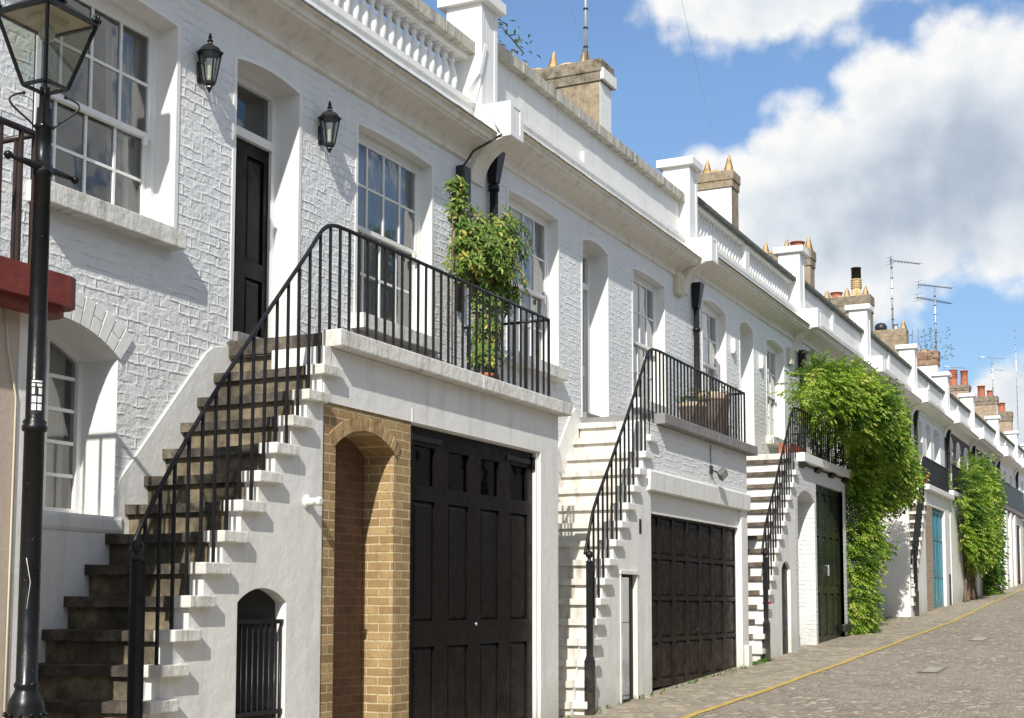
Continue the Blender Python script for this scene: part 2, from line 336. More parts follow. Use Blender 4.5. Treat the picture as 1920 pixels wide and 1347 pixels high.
def sash_window(parent, x0, x1, z0, z1, rise, Yf, cols=4, rows=(2,2), sill=True, curtains=1, fr=.05, silld=.14, low=.5, bar=.022, blind=False):
    """timber sash set at depth Yf"""
    f = MB(); zt = z1+rise
    y0, y1 = Yf, Yf+.09
    f.box(x0-.002, x0+fr, y0, y1, z0, z1+.001); f.box(x1-fr, x1+.002, y0, y1, z0, z1+.001); f.box(x0+fr, x1-fr, y0+.002, y1, z0, z0+fr)
    # head board following the arch
    A = arch_pts(x0, x1, z1, rise)
    f.prism([(x0, z1-fr), (x1, z1-fr)]+[(x, z) for x, z in A[::-1]], 'y', y0+.001, y1)
    zm = z0+(z1-z0)*low
    a, b = x0+fr, x1-fr
    def sash(zb, zt_, ya, nr, st=.04):
        f.box(a, a+st, ya, ya+.035, zb, zt_); f.box(b-st, b, ya, ya+.035, zb, zt_)
        f.box(a+st, b-st, ya, ya+.035, zb, zb+st*1.1); f.box(a+st, b-st, ya, ya+.035, zt_-st, zt_)
        for i in range(1, cols):
            x = a+st+(b-a-2*st)*i/cols; f.box(x-bar/2, x+bar/2, ya+.004, ya+.031, zb+st*1.1, zt_-st)
        for i in range(1, nr):
            z = zb+st+(zt_-zb-2*st)*i/nr
            for j in range(cols):
                xa = a+st+(b-a-2*st)*j/cols+(bar/2 if j else 0); xb = a+st+(b-a-2*st)*(j+1)/cols-(bar/2 if j < cols-1 else 0)
                f.box(xa, xb, ya+.006, ya+.029, z-bar/2, z+bar/2)
    sash(zm-.025, z1-fr+.002, y0+.012, rows[0]); sash(z0+fr-.002, zm+.02, y0+.05, rows[1])
    f.box(a+.06, a+.1, y0-.012, y0+.012, zm-.09, zm-.025); f.box(b-.1, b-.06, y0-.012, y0+.012, zm-.09, zm-.025)   # sash horns
    w = f.build('window', M['joinery'], parent)
    p = MB(); p.face([(a,y0+.03,zm),(b,y0+.03,zm),(b,y0+.03,z1-fr),(a,y0+.03,z1-fr)]); p.face([(a,y0+.068,z0+fr),(b,y0+.068,z0+fr),(b,y0+.068,zm),(a,y0+.068,zm)])
    p.build('pane', M['glass'], w)
    r = MB(); r.box(x0-.3, x1+.3, y1+.01, y1+1.6, z0-.3, zt+.25, 0, skip='f')
    r.box(x0-.3, x0+.01, y1+.011, y1+.03, z0-.3, zt+.25, 0); r.box(x1-.01, x1+.3, y1+.011, y1+.03, z0-.3, zt+.25, 0)
    r.build('room', M['room'], w)
    if curtains:
        if curtains > 1:      # net over the sash
            c = MB(); n = 40
            for i in range(n):
                xa, xb = x0+(x1-x0)*i/n, x0+(x1-x0)*(i+1)/n
                c.face([(xa,y1+.055+.012*sin(i*1.9),z0+.04),(xb,y1+.055+.012*sin((i+1)*1.9),z0+.04),(xb,y1+.055+.012*sin((i+1)*1.9),z0+(z1-z0)*(curtains-1)),(xa,y1+.055+.012*sin(i*1.9),z0+(z1-z0)*(curtains-1))], 0, True)
            c.build('net_curtain', M['net'], w)
        for side, (ca, cb) in enumerate(((x0-.02, x0+(x1-x0)*(.16+.1*random.random())), (x1-(x1-x0)*(.24+.08*random.random()), x1+.02))):
            c = MB(); n = 30; ph = random.random()*6
            for i in range(n):
                q = []
                for t_, zz in ((i, z0+.05), (i+1, z0+.05), (i+1, z1), (i, z1)):
                    u = t_/n; pinch = 1-.25*max(0, 1-abs(zz-(z0+.3))/.9)
                    x = (ca+(cb-ca)*u*pinch) if side == 0 else (cb-(cb-ca)*(1-u)*pinch)
                    q.append((x, y1+.08+.028*sin(u*26+ph)+.008*sin(u*61), zz))
                c.face(q, 0, True)
            c.build('curtain', M['curtain'], w)
    if blind:
        c = MB(); c.box(x0+.03, x1-.03, y1+.05, y1+.055, z0+(z1-z0)*.45, z1); c.build('blind', M['curtain'], w)
    if sill:
        s = MB(); s.bbox(x0-.09, x1+.0, W-silld, W+.02, z0-.15, z0-.002, .008); s.box(x0+.001, x1-.001, W+.021, Yf+.02, z0-.05, z0+.004)
        s.build('sill', M['slab'], w)
    return w

def panel_leaf(mb, x0, x1, y, z0, z1, rails, th=.045, st=.09, mg=None, m=0):
    """a framed door leaf: rails = list of (zbottom, ztop) panel openings (recessed). fielded"""
    mb.box(x0, x0+st, y, y+th, z0, z1, m); mb.box(x1-st, x1, y, y+th, z0, z1, m)
    zs = [z0]+[q for r in rails for q in r[:2]]+[z1]
    for i in range(0, len(zs), 2): mb.box(x0+st, x1-st, y+.0005, y+th, zs[i], zs[i+1], m)
    for r in rails:
        if len(r) > 2 and r[2] == 'glass': continue
        a, b, c, d = x0+st, x1-st, r[0], r[1]; k = min(.045, (b-a)*.2)
        mb.box(a, b, y+.028, y+th-.002, c, d, m)
        # raised field with sloping margins
        v = [(a,y+.027,c),(b,y+.027,c),(b,y+.027,d),(a,y+.027,d),(a+k,y+.012,c+k),(b-k,y+.012,c+k),(b-k,y+.012,d-k),(a+k,y+.012,d-k)]
        mb.mesh(v, [(0,1,5,4),(1,2,6,5),(2,3,7,6),(3,0,4,7),(4,5,6,7)], m)

# cornice profile: (protrusion, z relative to gutter edge)
def cornice(mb, x0, x1, zg, m=0, mg=1, worn=False):
    prof = [(-.01,-.32),(.015,-.32),(.04,-.305),(.045,-.275),(.02,-.255),(.018,-.235)]
    for i in range(9):
        a = pi/2*i/8; prof.append((.02+.26*(1-cos(a)), -.235+.12*sin(a)))
    prof += [(.30,-.115),(.30,-.095),(.335,-.085),(.345,-.03),(.40,-.02)]
    prof = [(p*.88, z) for p, z in prof]
    n = len(prof)
    N = max(2, int((x1-x0)/.4)) if worn else 1
    for i in range(n-1):
        a, b = prof[i], prof[i+1]
        mb.face([(x0,W-a[0],zg+a[1]),(x1,W-a[0],zg+a[1]),(x1,W-b[0],zg+b[1]),(x0,W-b[0],zg+b[1])], m, True)
    for k in range(N):
        xa, xb = x0+(x1-x0)*k/N, x0+(x1-x0)*(k+1)/N
        j0, j1 = [random.uniform(-.006,.004) if worn else 0 for _ in range(2)]
        a = (.352, -.022)
        mb.face([(xa,W-a[0],zg+a[1]),(xb,W-a[0],zg+a[1]),(xb,W-.367,zg-.008+j1),(xa,W-.367,zg-.008+j0)], mg)
        mb.face([(xa,W-.367,zg-.008+j0),(xb,W-.367,zg-.008+j1),(xb,W-.352,zg+.012+j1),(xa,W-.352,zg+.012+j0)], mg)
        mb.face([(xa,W-.352,zg+.012+j0),(xb,W-.352,zg+.012+j1),(xb,W-.33,zg+.02),(xa,W-.33,zg+.02)], mg)
    mb.face([(x0,W-.33,zg+.02),(x1,W-.33,zg+.02),(x1,W-.08,zg+.10),(x0,W-.08,zg+.10)], 2)
    for x, fl in ((x0, 1), (x1, -1)):
        mb.face([(x,W-p,zg+z) for p, z in prof]+[(x,W-.367,zg-.008),(x,W-.33,zg+.02),(x,W-.08,zg+.10),(x,W+.01,zg+.1)], m)

# turned parapet baluster
def baluster_mesh():
    b = MB(); H = .52
    b.box(-.05,.05,-.05,.05,0,.035)
    b.lathe([(.035,.035),(.045,.05),(.032,.07),(.03,.085),(.052,.14),(.063,.2),(.058,.26),(.036,.35),(.024,.40),(.022,.42),(.034,.435),(.034,.45),(.025,.46),(.04,.49)], n=10)
    b.box(-.048,.048,-.048,.048,.49,H)
    o = b.build('baluster', M['trim']); me = o.data; bpy.data.objects.remove(o); return me
BAL = baluster_mesh()

# ------------------------------------------------------------------ houses
# boundary positions, gutter height, ... one entry per house
HB = [-.6, 6.45, 13.6, 20.8, 27.75, 34.35, 40.95, 47.05, 53.1, 60.6, 67.6, 74.5]
HG = [5.05, 5.25, 5.475, 5.69, 5.79, 5.92, 6.04, 6.17, 6.26, 6.42, 6.57]
def house_shell(i, label, wallmat, ops, coping='coping', parapet='panel', wallz=None, bays=1):
    x0, x1 = HB[i], HB[i+1]; zg = HG[i]; zb = gz(x0)-.5
    h = empty('terrace_house', label, 'house', (x0, W, gz(x0)), 'terraced mews houses in the row')
    h.location = (0,0,0)
    w = MB()
    wall_holes(w, x0+.002, x1-.002, zb, zg-.31, W, ops, 0, 1)
    w.box(x0+.002, x1-.002, W+2.2, 15., zb, zg+.1, 0, skip='b'); w.box(x0+.002, x1-.002, W, W+.02, zg-.31, zg+.1, 0, skip='f')
    w.face([(x0+.002,W,zb),(x0+.002,W+2.2,zb),(x0+.002,W+2.2,zg+.1),(x0+.002,W,zg+.1)], 0); w.face([(x1-.002,W,zb),(x1-.002,W+2.2,zb),(x1-.002,W+2.2,zg+.1),(x1-.002,W,zg+.1)], 0)
    w.build('wall', [wallmat, M['trim'], M['dark'], M['render']], h)
    for o in ops:      # smooth painted margins round the openings
        if o['z0'] < gz(x0)+2.6 or wallmat == M['dbrick']: continue
        mg = MB(); q = .042
        mg.box(o['x0']-q, o['x0']-.0005, W-.007, W+.01, o['z0']-.0, o['z1']+.01); mg.box(o['x1']+.0005, o['x1']+q, W-.007, W+.01, o['z0']-.0, o['z1']+.01)
        P = arch_pts(o['x0'], o['x1'], o['z1'], o['rise'], 8); Q = arch_pts(o['x0']-q, o['x1']+q, o['z1']+.01, o['rise']+q*.8, 8)
        for i_ in range(8): mg.prism([P[i_], P[i_+1], Q[i_+1], Q[i_]], 'y', W-.0068, W-.0005)
        mg.build('opening_margin', M['trim'], h)
    r = MB(); r.box(x0+.01, x1-.01, W+.25, 15.01, zg+.101, zg+.25); r.build('roof', M['roof'], h)
    c = MB(); cornice(c, x0+.17, x1-.17 if i else x1-.17, zg, 0, 1, worn=(i in (1,2)))
    c.build('cornice', [M['cove'], {1:M['lead'],2:M['gutterworn'],3:M['copingdark']}.get(i, M['lead'] if i == 4 else M['cove']), M['trim']], h)
    # parapet
    p = MB(); yb = W-.085
    p.box(x0+.2, x1-.2, yb, W+.24, zg+.04, zg+.36)
    p.box(x0+.2, x1-.2, yb-.02, yb, zg+.30, zg+.362)
    zc = zg+.93
    if parapet == 'panel':
        p.box(x0+.2, x1-.2, W+.0, W+.2, zg+.36, zc)
        for a in [x0+.2+(x1-x0-.4)*k/2 for k in ((1,) if i != 2 else (.86,))]:
            p.box(a-.1, a+.1, W-.05, W+.0, zg+.36, zg+.36+(.2 if i == 2 else .5))
    else:
        # rails under and over the balusters and half-piers
        p.box(x0+.2, x1-.2, W-.02, W+.2, zc-.05, zc-.001)
        segs = bays
        for k in range(1, segs):
            a = x0+(x1-x0)*k/segs; p.box(a-.13, a+.13, W-.04, W+.2, zg+.36, zc-.051)
    p.build('parapet', M['render'], h)
    if parapet == 'balusters':
        par = h.children[-1]; sp = .168 if i == 1 else .163
        n = int((x1-x0-.5)/sp); 
        for k in range(n):
            x = x0+.3+k*sp+.05
            if x > x1-.3: break
            if bays > 1 and any(abs(x-(x0+(x1-x0)*q/bays)) < .18 for q in range(1, bays)): continue
            inst(BAL, 'baluster', par, (x, W+.08, zg+.361), (1,1,1.0))
    k = MB(); hc = .13 if coping == 'coping' else .06
    N = 40
    for q in range(N):
        xa, xb = x0+.2+(x1-x0-.4)*q/N, x0+.2+(x1-x0-.4)*(q+1)/N
        k.box(xa, xb, W-.10+random.uniform(-.004,.004), W+.3, zc+random.uniform(-.002,.002), zc+hc+random.uniform(-.003,.003))
    if coping == 'coping': k.face([(x0+.2,W-.09,zc+hc+.008),(x1-.2,W-.09,zc+hc+.008),(x1-.2,W+.1,zc+hc+.05),(x0+.2,W+.1,zc+hc+.05)])
    k.build('coping', M[coping], h)
    # party pier and console on the far boundary
    q = MB(); px = x1; zt = HG[i]+1.52
    q.box(px-.2, px+.2, W-.17, W+.27, zg+.05, zt); 
    q.box(px-.2, px+.2, W-.178, W-.17, zg+.05, zg+.36); q.box(px-.2, px-.13, W-.178, W-.17, zg+.36, zt); q.box(px+.13, px+.2, W-.178, W-.17, zg+.36, zt)
    q.bbox(px-.27, px+.27, W-.26, W+.36, zt, zt+.13, .012)
    q.build('pier', M['trim'], h)
    s = MB(); ca, cb = px-.165, px+.165
    s.bbox(ca, cb, W-.52, W-.08, zg-.06, zg+.34, .008, 0)
    s.box(ca+.001, ca+.085, W-.526, W-.518, zg-.05, zg+.32, 0); s.box(cb-.085, cb-.001, W-.526, W-.518, zg-.05, zg+.32, 0)
    s.box(ca+.085, cb-.085, W-.526, W-.518, zg-.05, zg+.0, 0); s.box(ca+.085, cb-.085, W-.526, W-.518, zg+.29, zg+.32, 0)
    pr = [(W-.50, zg-.06)]+[(W-.03-.47*(1-sin(pi/2*t/8)), zg-.06-.44*(1-cos(pi/2*t/8))) for t in range(9)]+[(W+.01, zg-.5), (W+.01, zg-.06)]
    s.prism(pr, 'x', ca+.01, cb-.01, 1)
    s.build('console', [M['trim'], M['cove']], h)
    return h

def op(x0, x1, z0, z1, rise=.08, d=.22, **k): return dict(x0=x0, x1=x1, z0=z0, z1=z1, rise=rise, d=d, **k)

def front_door(h, x0, x1, z0, z1, rise, Yd, material, leafz, glaze=True):
    f = MB(); fr = .06
    f.box(x0, x0+fr, Yd, Yd+.09, z0, z1); f.box(x1-fr, x1, Yd, Yd+.09, z0, z1)
    A = arch_pts(x0, x1, z1, rise); f.prism([(x0, z1-fr*.6), (x1, z1-fr*.6)]+A[::-1], 'y', Yd+.001, Yd+.09)
    f.box(x0+fr, x1-fr, Yd-.015, Yd+.09, leafz, leafz+.08)
    d = f.build('door_frame', M['joinery'], h)
    l = MB(); H = leafz-z0
    mid = (x0+x1)/2
    panel_leaf(l, x0+fr, mid, Yd+.03, z0, leafz-.002, [(z0+.12, z0+H*.36), (z0+H*.44, z0+H-.12)], st=.07)
    panel_leaf(l, mid, x1-fr, Yd+.03, z0, leafz-.002, [(z0+.12, z0+H*.36), (z0+H*.44, z0+H-.12)], st=.07)
    dd = l.build('door', material, h)
    kn = MB(); kn.lathe([(.004,0),(.02,.006),(.03,.02),(.028,.035),(.012,.045),(.002,.046)], (0,0,0), 12)
    ko = kn.build('knob', M['brass'], dd); ko.location = (x0+fr+.06 if False else mid-.30, Yd+.03, z0+H*.47); ko.rotation_euler = (pi/2, 0, 0)
    p = MB(); p.face([(x0+fr,Yd+.05,leafz+.08),(x1-fr,Yd+.05,leafz+.08),(x1-fr,Yd+.05,z1-.03),(x0+fr,Yd+.05,z1-.03)]); p.build('fanlight_pane', M['glass'], d)
    r = MB(); r.box(x0-.2, x1+.2, Yd+.1, Yd+1.3, z0-.05, z1+.2, 0, skip='f'); r.build('hall', M['room'], d)
    s = MB(); s.bbox(x0+.01, x1-.01, W-.05, Yd+.03, z0-.08, z0+.075, .008); s.build('threshold', M['slabgrey'], h)

# ---- staircase: X of nosing i, top Z; profile helper
class Stair:
    def __init__(s, xt, zt, run, rise, n): s.xt, s.zt, s.run, s.rise, s.n = xt, zt, run, rise, n
    def x(s, i): return s.xt-s.run*i
    def z(s, i): return s.zt-s.rise*i
    def top(s, X):
        if X > s.xt: return s.zt+s.rise
        i = int((s.xt-X)/s.run); return s.z(i) if i < s.n else gz(X)
def staircase(label, st, mtread, mriser, mend, slabz, hole=None, wallmat=None, xend=None, thick=.075, whitey=.12):
    """flight rising along +X between the house wall and plane G"""
    t = empty('staircase', label, 'staircase', (0,0,0), 'outside staircases up to the front doors')
    xe = xend
    # string wall along G with stepped top, with an arched hole
    w = MB()
    cols = []
    xs = [st.x(i)+.045 for i in range(st.n)][::-1]      # riser positions, ascending
    edges = xs[:-1]+[xe]
    hs = [st.z(i)-thick for i in range(st.n)][::-1]
    for a, b, zt in zip(edges[:-1], edges[1:], hs):
        zb = gz(a)-.4
        cuts = [a, b]
        if hole:
            for q in (hole['x0'], hole['x1']):
                if a < q < b: cuts.append(q)
        cuts.sort()
        for c, d in zip(cuts[:-1], cuts[1:]):
            if hole and hole['x0'] <= c+1e-6 and hole['x1'] >= d-1e-6:
                P = arch_pts(hole['x0'], hole['x1'], hole['z1'], hole['rise'], 24)
                def zat(x):
                    for p, r in zip(P[:-1], P[1:]):
                        if p[0]-1e-9 <= x <= r[0]+1e-9: return p[1]+(r[1]-p[1])*(x-p[0])/max(1e-9, r[0]-p[0])
                    return P[-1][1]
                S = [c]+[p[0] for p in P if c < p[0] < d]+[d]
                for u, v in zip(S[:-1], S[1:]):
                    w.face([(u,G,zat(u)),(v,G,zat(v)),(v,G,zt),(u,G,zt)], 0)
                if hole['z0'] > zb: w.face([(c,G,zb),(d,G,zb),(d,G,hole['z0']),(c,G,hole['z0'])], 0)
            else: w.face([(c,G,zb),(d,G,zb),(d,G,zt),(c,G,zt)], 0)
        w.face([(a,G,zt-st.rise-.3),(a,G+whitey,zt-st.rise-.3),(a,G+whitey,zt),(a,G,zt)], 0)
    if hole:
        P = arch_pts(hole['x0'], hole['x1'], hole['z1'], hole['rise'], 12); d = hole['d']
        for (xa, za), (xb, zb) in zip(P[:-1], P[1:]): w.face([(xa,G,za),(xb,G,zb),(xb,G+d,zb),(xa,G+d,za)], 0)
        zb = max(hole['z0'], gz(hole['x0'])-.3)
        w.face([(hole['x1'],G,zb),(hole['x1'],G+d,zb),(hole['x1'],G+d,hole['z1']),(hole['x1'],G,hole['z1'])], 0)
        w.face([(hole['x0'],G,zb),(hole['x0'],G+d,zb),(hole['x0'],G+d,hole['z1']),(hole['x0'],G,hole['z1'])], 0)
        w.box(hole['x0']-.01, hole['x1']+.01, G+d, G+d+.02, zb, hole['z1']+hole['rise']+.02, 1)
    w.build('string_wall', [wallmat or M['render'], M['dark']], t)
    yw = G+whitey
    for i in range(st.n):
        s = MB(); X, Z = st.x(i), st.z(i); Xb = X+st.run+.06 if i else X+.3
        jit = lambda a=.004: random.uniform(-a, a)
        # tread slab, slightly uneven front edge
        N = 7; y0_, y1_ = yw, W-.001
        ys = [y0_+(y1_-y0_)*k/N for k in range(N+1)]; fx = [X+jit() for _ in ys]; fz = [Z+jit(.003)-.006*sin(pi*k/N) for k in range(N+1)]
        for k in range(N):
            a, b = ys[k], ys[k+1]
            s.face([(fx[k],a,Z-thick),(fx[k+1],b,Z-thick),(fx[k+1],b,fz[k+1]),(fx[k],a,fz[k])][::-1], 0)
            s.face([(fx[k],a,fz[k]),(fx[k+1],b,fz[k+1]),(Xb,b,Z),(Xb,a,Z)], 0)
            s.face([(fx[k],a,Z-thick),(fx[k+1],b,Z-thick),(Xb,b,Z-thick),(Xb,a,Z-thick)], 0)
        s.bbox(X-.002, Xb+.02, G-.055, yw+.0005, Z-thick-.002, Z+.003, .008, 2)
        # riser block beneath
        zb = max(Z-thick-st.rise-.02, gz(X)-.2) if i < st.n-1 else gz(X)-.3
        s.box(X+.045, X+.045+st.run+.02, yw, W-.002, zb, Z-thick, 1)
        s.build('step', [mtread, mriser, mend], t)
    return t

def railing(label, pts, Y, spacing, bottom, wall_return=True, newel=None, size=.02, x_from=None, group='black iron stair railings', mats='iron', every=0, foot=0.):
    """handrail through pts (X,Z) at plane Y, balusters down to bottom(X), return to the facade at the far end"""
    t = empty('iron_railing', label, 'railing', (0,0,0), group)
    # smooth path
    P = [Vector((x, Y, z)) for x, z in pts]; sm = []
    for i in range(len(P)-1):
        p0, p1, p2, p3 = P[max(i-1,0)], P[i], P[i+1], P[min(i+2, len(P)-1)]
        n = 6 if (p2-p1).length < 1.5 else 2
        if (p3-p2).length > 1.5: p3 = p2+(p2-p1)
        for k in range(n):
            u = k/n
            if (p2-p1).length > 1.5: sm.append(p1.lerp(p2, u)); continue
            sm.append(.5*((2*p1)+(p2-p0)*u+(2*p0-5*p1+4*p2-p3)*u*u+(3*p1-p0-3*p2+p3)*u**3))
    sm.append(P[-1])
    r = MB(); r.tube(sm, size*.95, 0, 6); 
    if wall_return: r.tube([P[-1], Vector((P[-1].x, W, P[-1].z))], size*.85, 0, 6)
    r.build('handrail', M[mats], t)
    def zat(X):
        for a, b in zip(sm[:-1], sm[1:]):
            if a.x <= X <= b.x: return a.z+(b.z-a.z)*(X-a.x)/max(1e-6, b.x-a.x)
        return P[-1].z
    b = MB(); hs = size/2; b.box(-hs, hs, -hs, hs, 0, 1); o = b.build('baluster', M[mats]); me = o.data; bpy.data.objects.remove(o)
    x = (x_from if x_from is not None else P[0].x+.1)
    k = 0
    while x < P[-1].x-.03:
        zb = bottom(x)-foot; zt = zat(x); s = 1.5 if (every and k % every == 0) else 1
        inst(me, 'baluster', t, (x, Y, zb), (s, s, zt-zb)); x += spacing; k += 1
    inst(me, 'baluster', t, (P[-1].x, Y, bottom(P[-1].x)), (1.3,1.3,P[-1].z-bottom(P[-1].x)))
    if wall_return:
        y = Y+spacing
        while y < W-.05: inst(me, 'baluster', t, (P[-1].x, y, bottom(P[-1].x)), (1,1,P[-1].z-bottom(P[-1].x))); y += spacing
    if newel:
        X, zt, zb = newel; nb = MB()
        nb.box(X-.029, X+.029, -.029, .029, zb+.65, zt-.05); nb.box(X-.046, X+.046, -.046, .046, zb, zb+.6)
        nb.mesh([(X-.046,-.046,zb+.6),(X+.046,-.046,zb+.6),(X+.046,.046,zb+.6),(X-.046,.046,zb+.6),(X-.029,-.029,zb+.66),(X+.029,-.029,zb+.66),(X+.029,.029,zb+.66),(X-.029,.029,zb+.66)], [(0,1,5,4),(1,2,6,5),(2,3,7,6),(3,0,4,7)])
        nb.lathe([(.03,-.05),(.045,-.04),(.02,-.02),(.018,0),(.038,.02),(.045,.045),(.036,.07),(.01,.088)], (X,0,zt), 12)
        no = nb.build('newel_post', M[mats], t); no.location = (0, Y-.07, 0)
    return t

# ================================================================== SETTING: ground
def setts_mat(name, ca, cb, cg, sx, sy, patch):
    m = mat(name, ca, .85); t = NT(m); g = t.pos()
    wob = t.n('ShaderNodeTexNoise', {'Vector':g, 'Scale':1.7, 'Detail':2}).outputs['Color']
    v2 = t.n('ShaderNodeVectorMath', {0:g, 1:t.n('ShaderNodeVectorMath', {0:wob, 1:(.25,.25,0)}, operation='MULTIPLY').outputs[0]}, operation='ADD').outputs[0]
    v3 = t.n('ShaderNodeVectorMath', {0:v2, 1:(sx, sy, 0)}, operation='MULTIPLY').outputs[0]
    vo = t.n('ShaderNodeTexVoronoi', {'Vector':v3, 'Scale':1., 'Randomness':1.}, voronoi_dimensions='2D')
    ed = t.n('ShaderNodeTexVoronoi', {'Vector':v3, 'Scale':1., 'Randomness':.55}, voronoi_dimensions='2D', feature='DISTANCE_TO_EDGE').outputs['Distance']
    rnd = t.n('ShaderNodeSeparateColor', {0:vo.outputs['Color']}).outputs[0]
    n = t.noise(g, .7, 4, .6); n2 = t.noise(g, 21, 3, .75); n3 = t.noise(g, 3.1, 3, .6)
    c = t.mix(rnd, ca, cb)
    c = t.mix(t.math('MULTIPLY', t.mr(rnd, .86, .97), .8), c, tuple(x*1.75 for x in cb))
    c = t.mix(t.math('MULTIPLY', t.mr(n, .42, .62), .65), c, patch)
    c = t.mix(t.math('MULTIPLY', t.mr(n3, .52, .7), .45), c, tuple(x*.55 for x in ca))
    c = t.mix(t.math('MULTIPLY', t.mr(ed, .12, .02), .25), c, cg)
    c = t.mix(t.math('MULTIPLY', t.mr(n2, .60, .68), .75), c, tuple(min(.8, x*2.1) for x in cb))
    c = t.mix(t.math('MULTIPLY', t.mr(n2, .42, .33), .6), c, tuple(x*.4 for x in ca))
    t.l(c, t.b.inputs['Base Color'])
    h = t.math('ADD', t.mr(ed, 0., .16, 0., .4), t.math('ADD', t.math('MULTIPLY', n2, 1.1), t.math('MULTIPLY', rnd, .5)))
    t.l(t.bump(h, .024), t.b.inputs['Normal'])
    return m
M['setts'] = setts_mat('setts', (.235,.195,.15), (.35,.30,.235), (.19,.165,.12), 9.5, 15., (.34,.30,.235))
M['apron'] = setts_mat('sandy_apron_setts', (.25,.21,.16), (.37,.32,.24), (.21,.19,.125), 12., 8.5, (.40,.35,.255))
def sheet(name, xs, ya, yb, mt, dz, jag=0.):
    b = MB()
    def Y(f, x): return f(x) if callable(f) else f
    def Z(x): return (gz(x) if -30 < x < 130 else (gz(-30) if x <= -30 else gz(130)))+dz
    for a, c in zip(xs[:-1], xs[1:]):
        b.face([(a,Y(ya,a),Z(a)),(c,Y(ya,c),Z(c)),(c,Y(yb,c),Z(c)),(a,Y(yb,a),Z(a))])
    o = b.build(name, mt); o['kind'] = 'structure'; return o
# kerb-side yellow line position
YL = [(-30,5.05),(4,5.0),(14.4,4.95),(16.4,4.89),(21.7,4.84),(32.7,4.85),(40.6,5.13),(53,5.4),(80,5.6),(130,5.7)]
def yl(x):
    for a, b in zip(YL[:-1], YL[1:]):
        if a[0] <= x <= b[0]: return a[1]+(b[1]-a[1])*(x-a[0])/(b[0]-a[0])
    return YL[-1][1]
rr = random.Random(3)
def wobble(x): return .008*sin(x*1.7)+.006*sin(x*4.3+1)+.005*sin(x*9.1)
g0 = sheet('ground', [-600,-30,130,900], -500, 600, M['setts'], 0)
g1 = sheet('pavement', [-30+i*.8 for i in range(201)], lambda x: yl(x)+.02+wobble(x*.7), W+.05, M['apron'], .004)
def yellow():
    m = mat('worn_yellow_paint', (.56,.39,.06), .7); t = NT(m); g = t.pos()
    n = t.noise(g, 9, 5, .7); n2 = t.noise(g, 45, 3, .7)
    c = t.mix(t.math('MULTIPLY', t.mr(n, .44, .66), .75), (.56,.39,.07), (.30,.25,.15)); c = t.mix(t.mr(n2, .56, .68), c, (.25,.21,.14))
    t.l(c, t.b.inputs['Base Color']); t.l(t.bump(n2, .006), t.b.inputs['Normal']); return m
M['yellow'] = yellow()
sheet('yellow_line', [-20+i*.2 for i in range(600)], lambda x: yl(x)-.045+wobble(x)+.006*sin(x*23), lambda x: yl(x)+.045+wobble(x)+.006*sin(x*31+2), M['yellow'], .008)
for lab, x, y, a, b_ in (('pale rectangular manhole cover in the road, the farther one near the right edge', 26.9, 3.55, .95, .16), ('pale rectangular manhole cover in the road, the nearer one', 20.5, 3.35, .95, .15)):
    z = gz(x)+.006; q = MB(); q.face([(x-a/2,y-b_,gz(x-a/2)+.006),(x+a/2,y-b_,gz(x+a/2)+.006),(x+a/2,y+b_,gz(x+a/2)+.006),(x-a/2,y+b_,gz(x-a/2)+.006)])
    q.face([(x-a/2+.05,y-b_+.04,gz(x-a/2+.05)+.011),(x+a/2-.05,y-b_+.04,gz(x+a/2-.05)+.011),(x+a/2-.05,y+b_-.04,gz(x+a/2-.05)+.011),(x-a/2+.05,y+b_-.04,gz(x-a/2+.05)+.011)], 1)
    tag(q.build('manhole_cover', [stone_mat('cover_frame', (.2,.18,.15), (.26,.24,.2), (.1,.09,.08)), stone_mat('cover_plate', (.36,.33,.27), (.42,.385,.32), (.25,.22,.18))]), lab, 'manhole cover')

# ================================================================== HOUSE 0 (left edge, mostly out of frame)
h0 = house_shell(0, 'house at the far left with a red balcony slab and beige front wall', M['brickw'], [op(2.2,3.6,2.7,4.3), op(4.6,5.6,2.0,4.3)], 'coping', 'panel')
sash_window(h0, 2.2, 3.6, 2.7, 4.3, .08, W+.2)
front_door(h0, 4.6, 5.6, 2.0, 4.3, .08, W+.2, M['door'], 4.0)
b = MB(); b.box(-.4, 5.925, G, W, gz(-.4)-.3, 1.75); b.build('garage_wall', M['beige'], h0)
b = MB(); b.bbox(5.926, 6.07, G-.004, W, gz(0)-.3, 1.749, .012); b.build('corner_quoin', M['render'], h0)
b = MB(); pts = [(-.5,G-.2),(6.12,G-.2),(6.19,G-.17),(6.22,G-.1),(6.22,W),(-.5,W)]
b.prism(pts, 'z', 1.75, 1.935); b.prism([(x-.04 if x > 5 else x, y+.05 if y < 6.1 else y) for x, y in pts], 'z', 1.70, 1.75); b.build('balcony_slab', M['red'], h0)
railing('rusty black balcony railing on the red slab at the left edge', [(.6,2.77),(5.98,2.775)], G-.03, .155, lambda x: 1.935, True, None, .022, .75, mats='ironbrown')
b = MB(); b.tube([(5.80,G-.012,1.75),(5.84,G-.012,1.45),(5.905,G-.012,1.2),(5.90,G-.012,.2),(5.89,G-.012,-1.5)], .006, 0, 6); b.build('cable', M['cream'], h0)

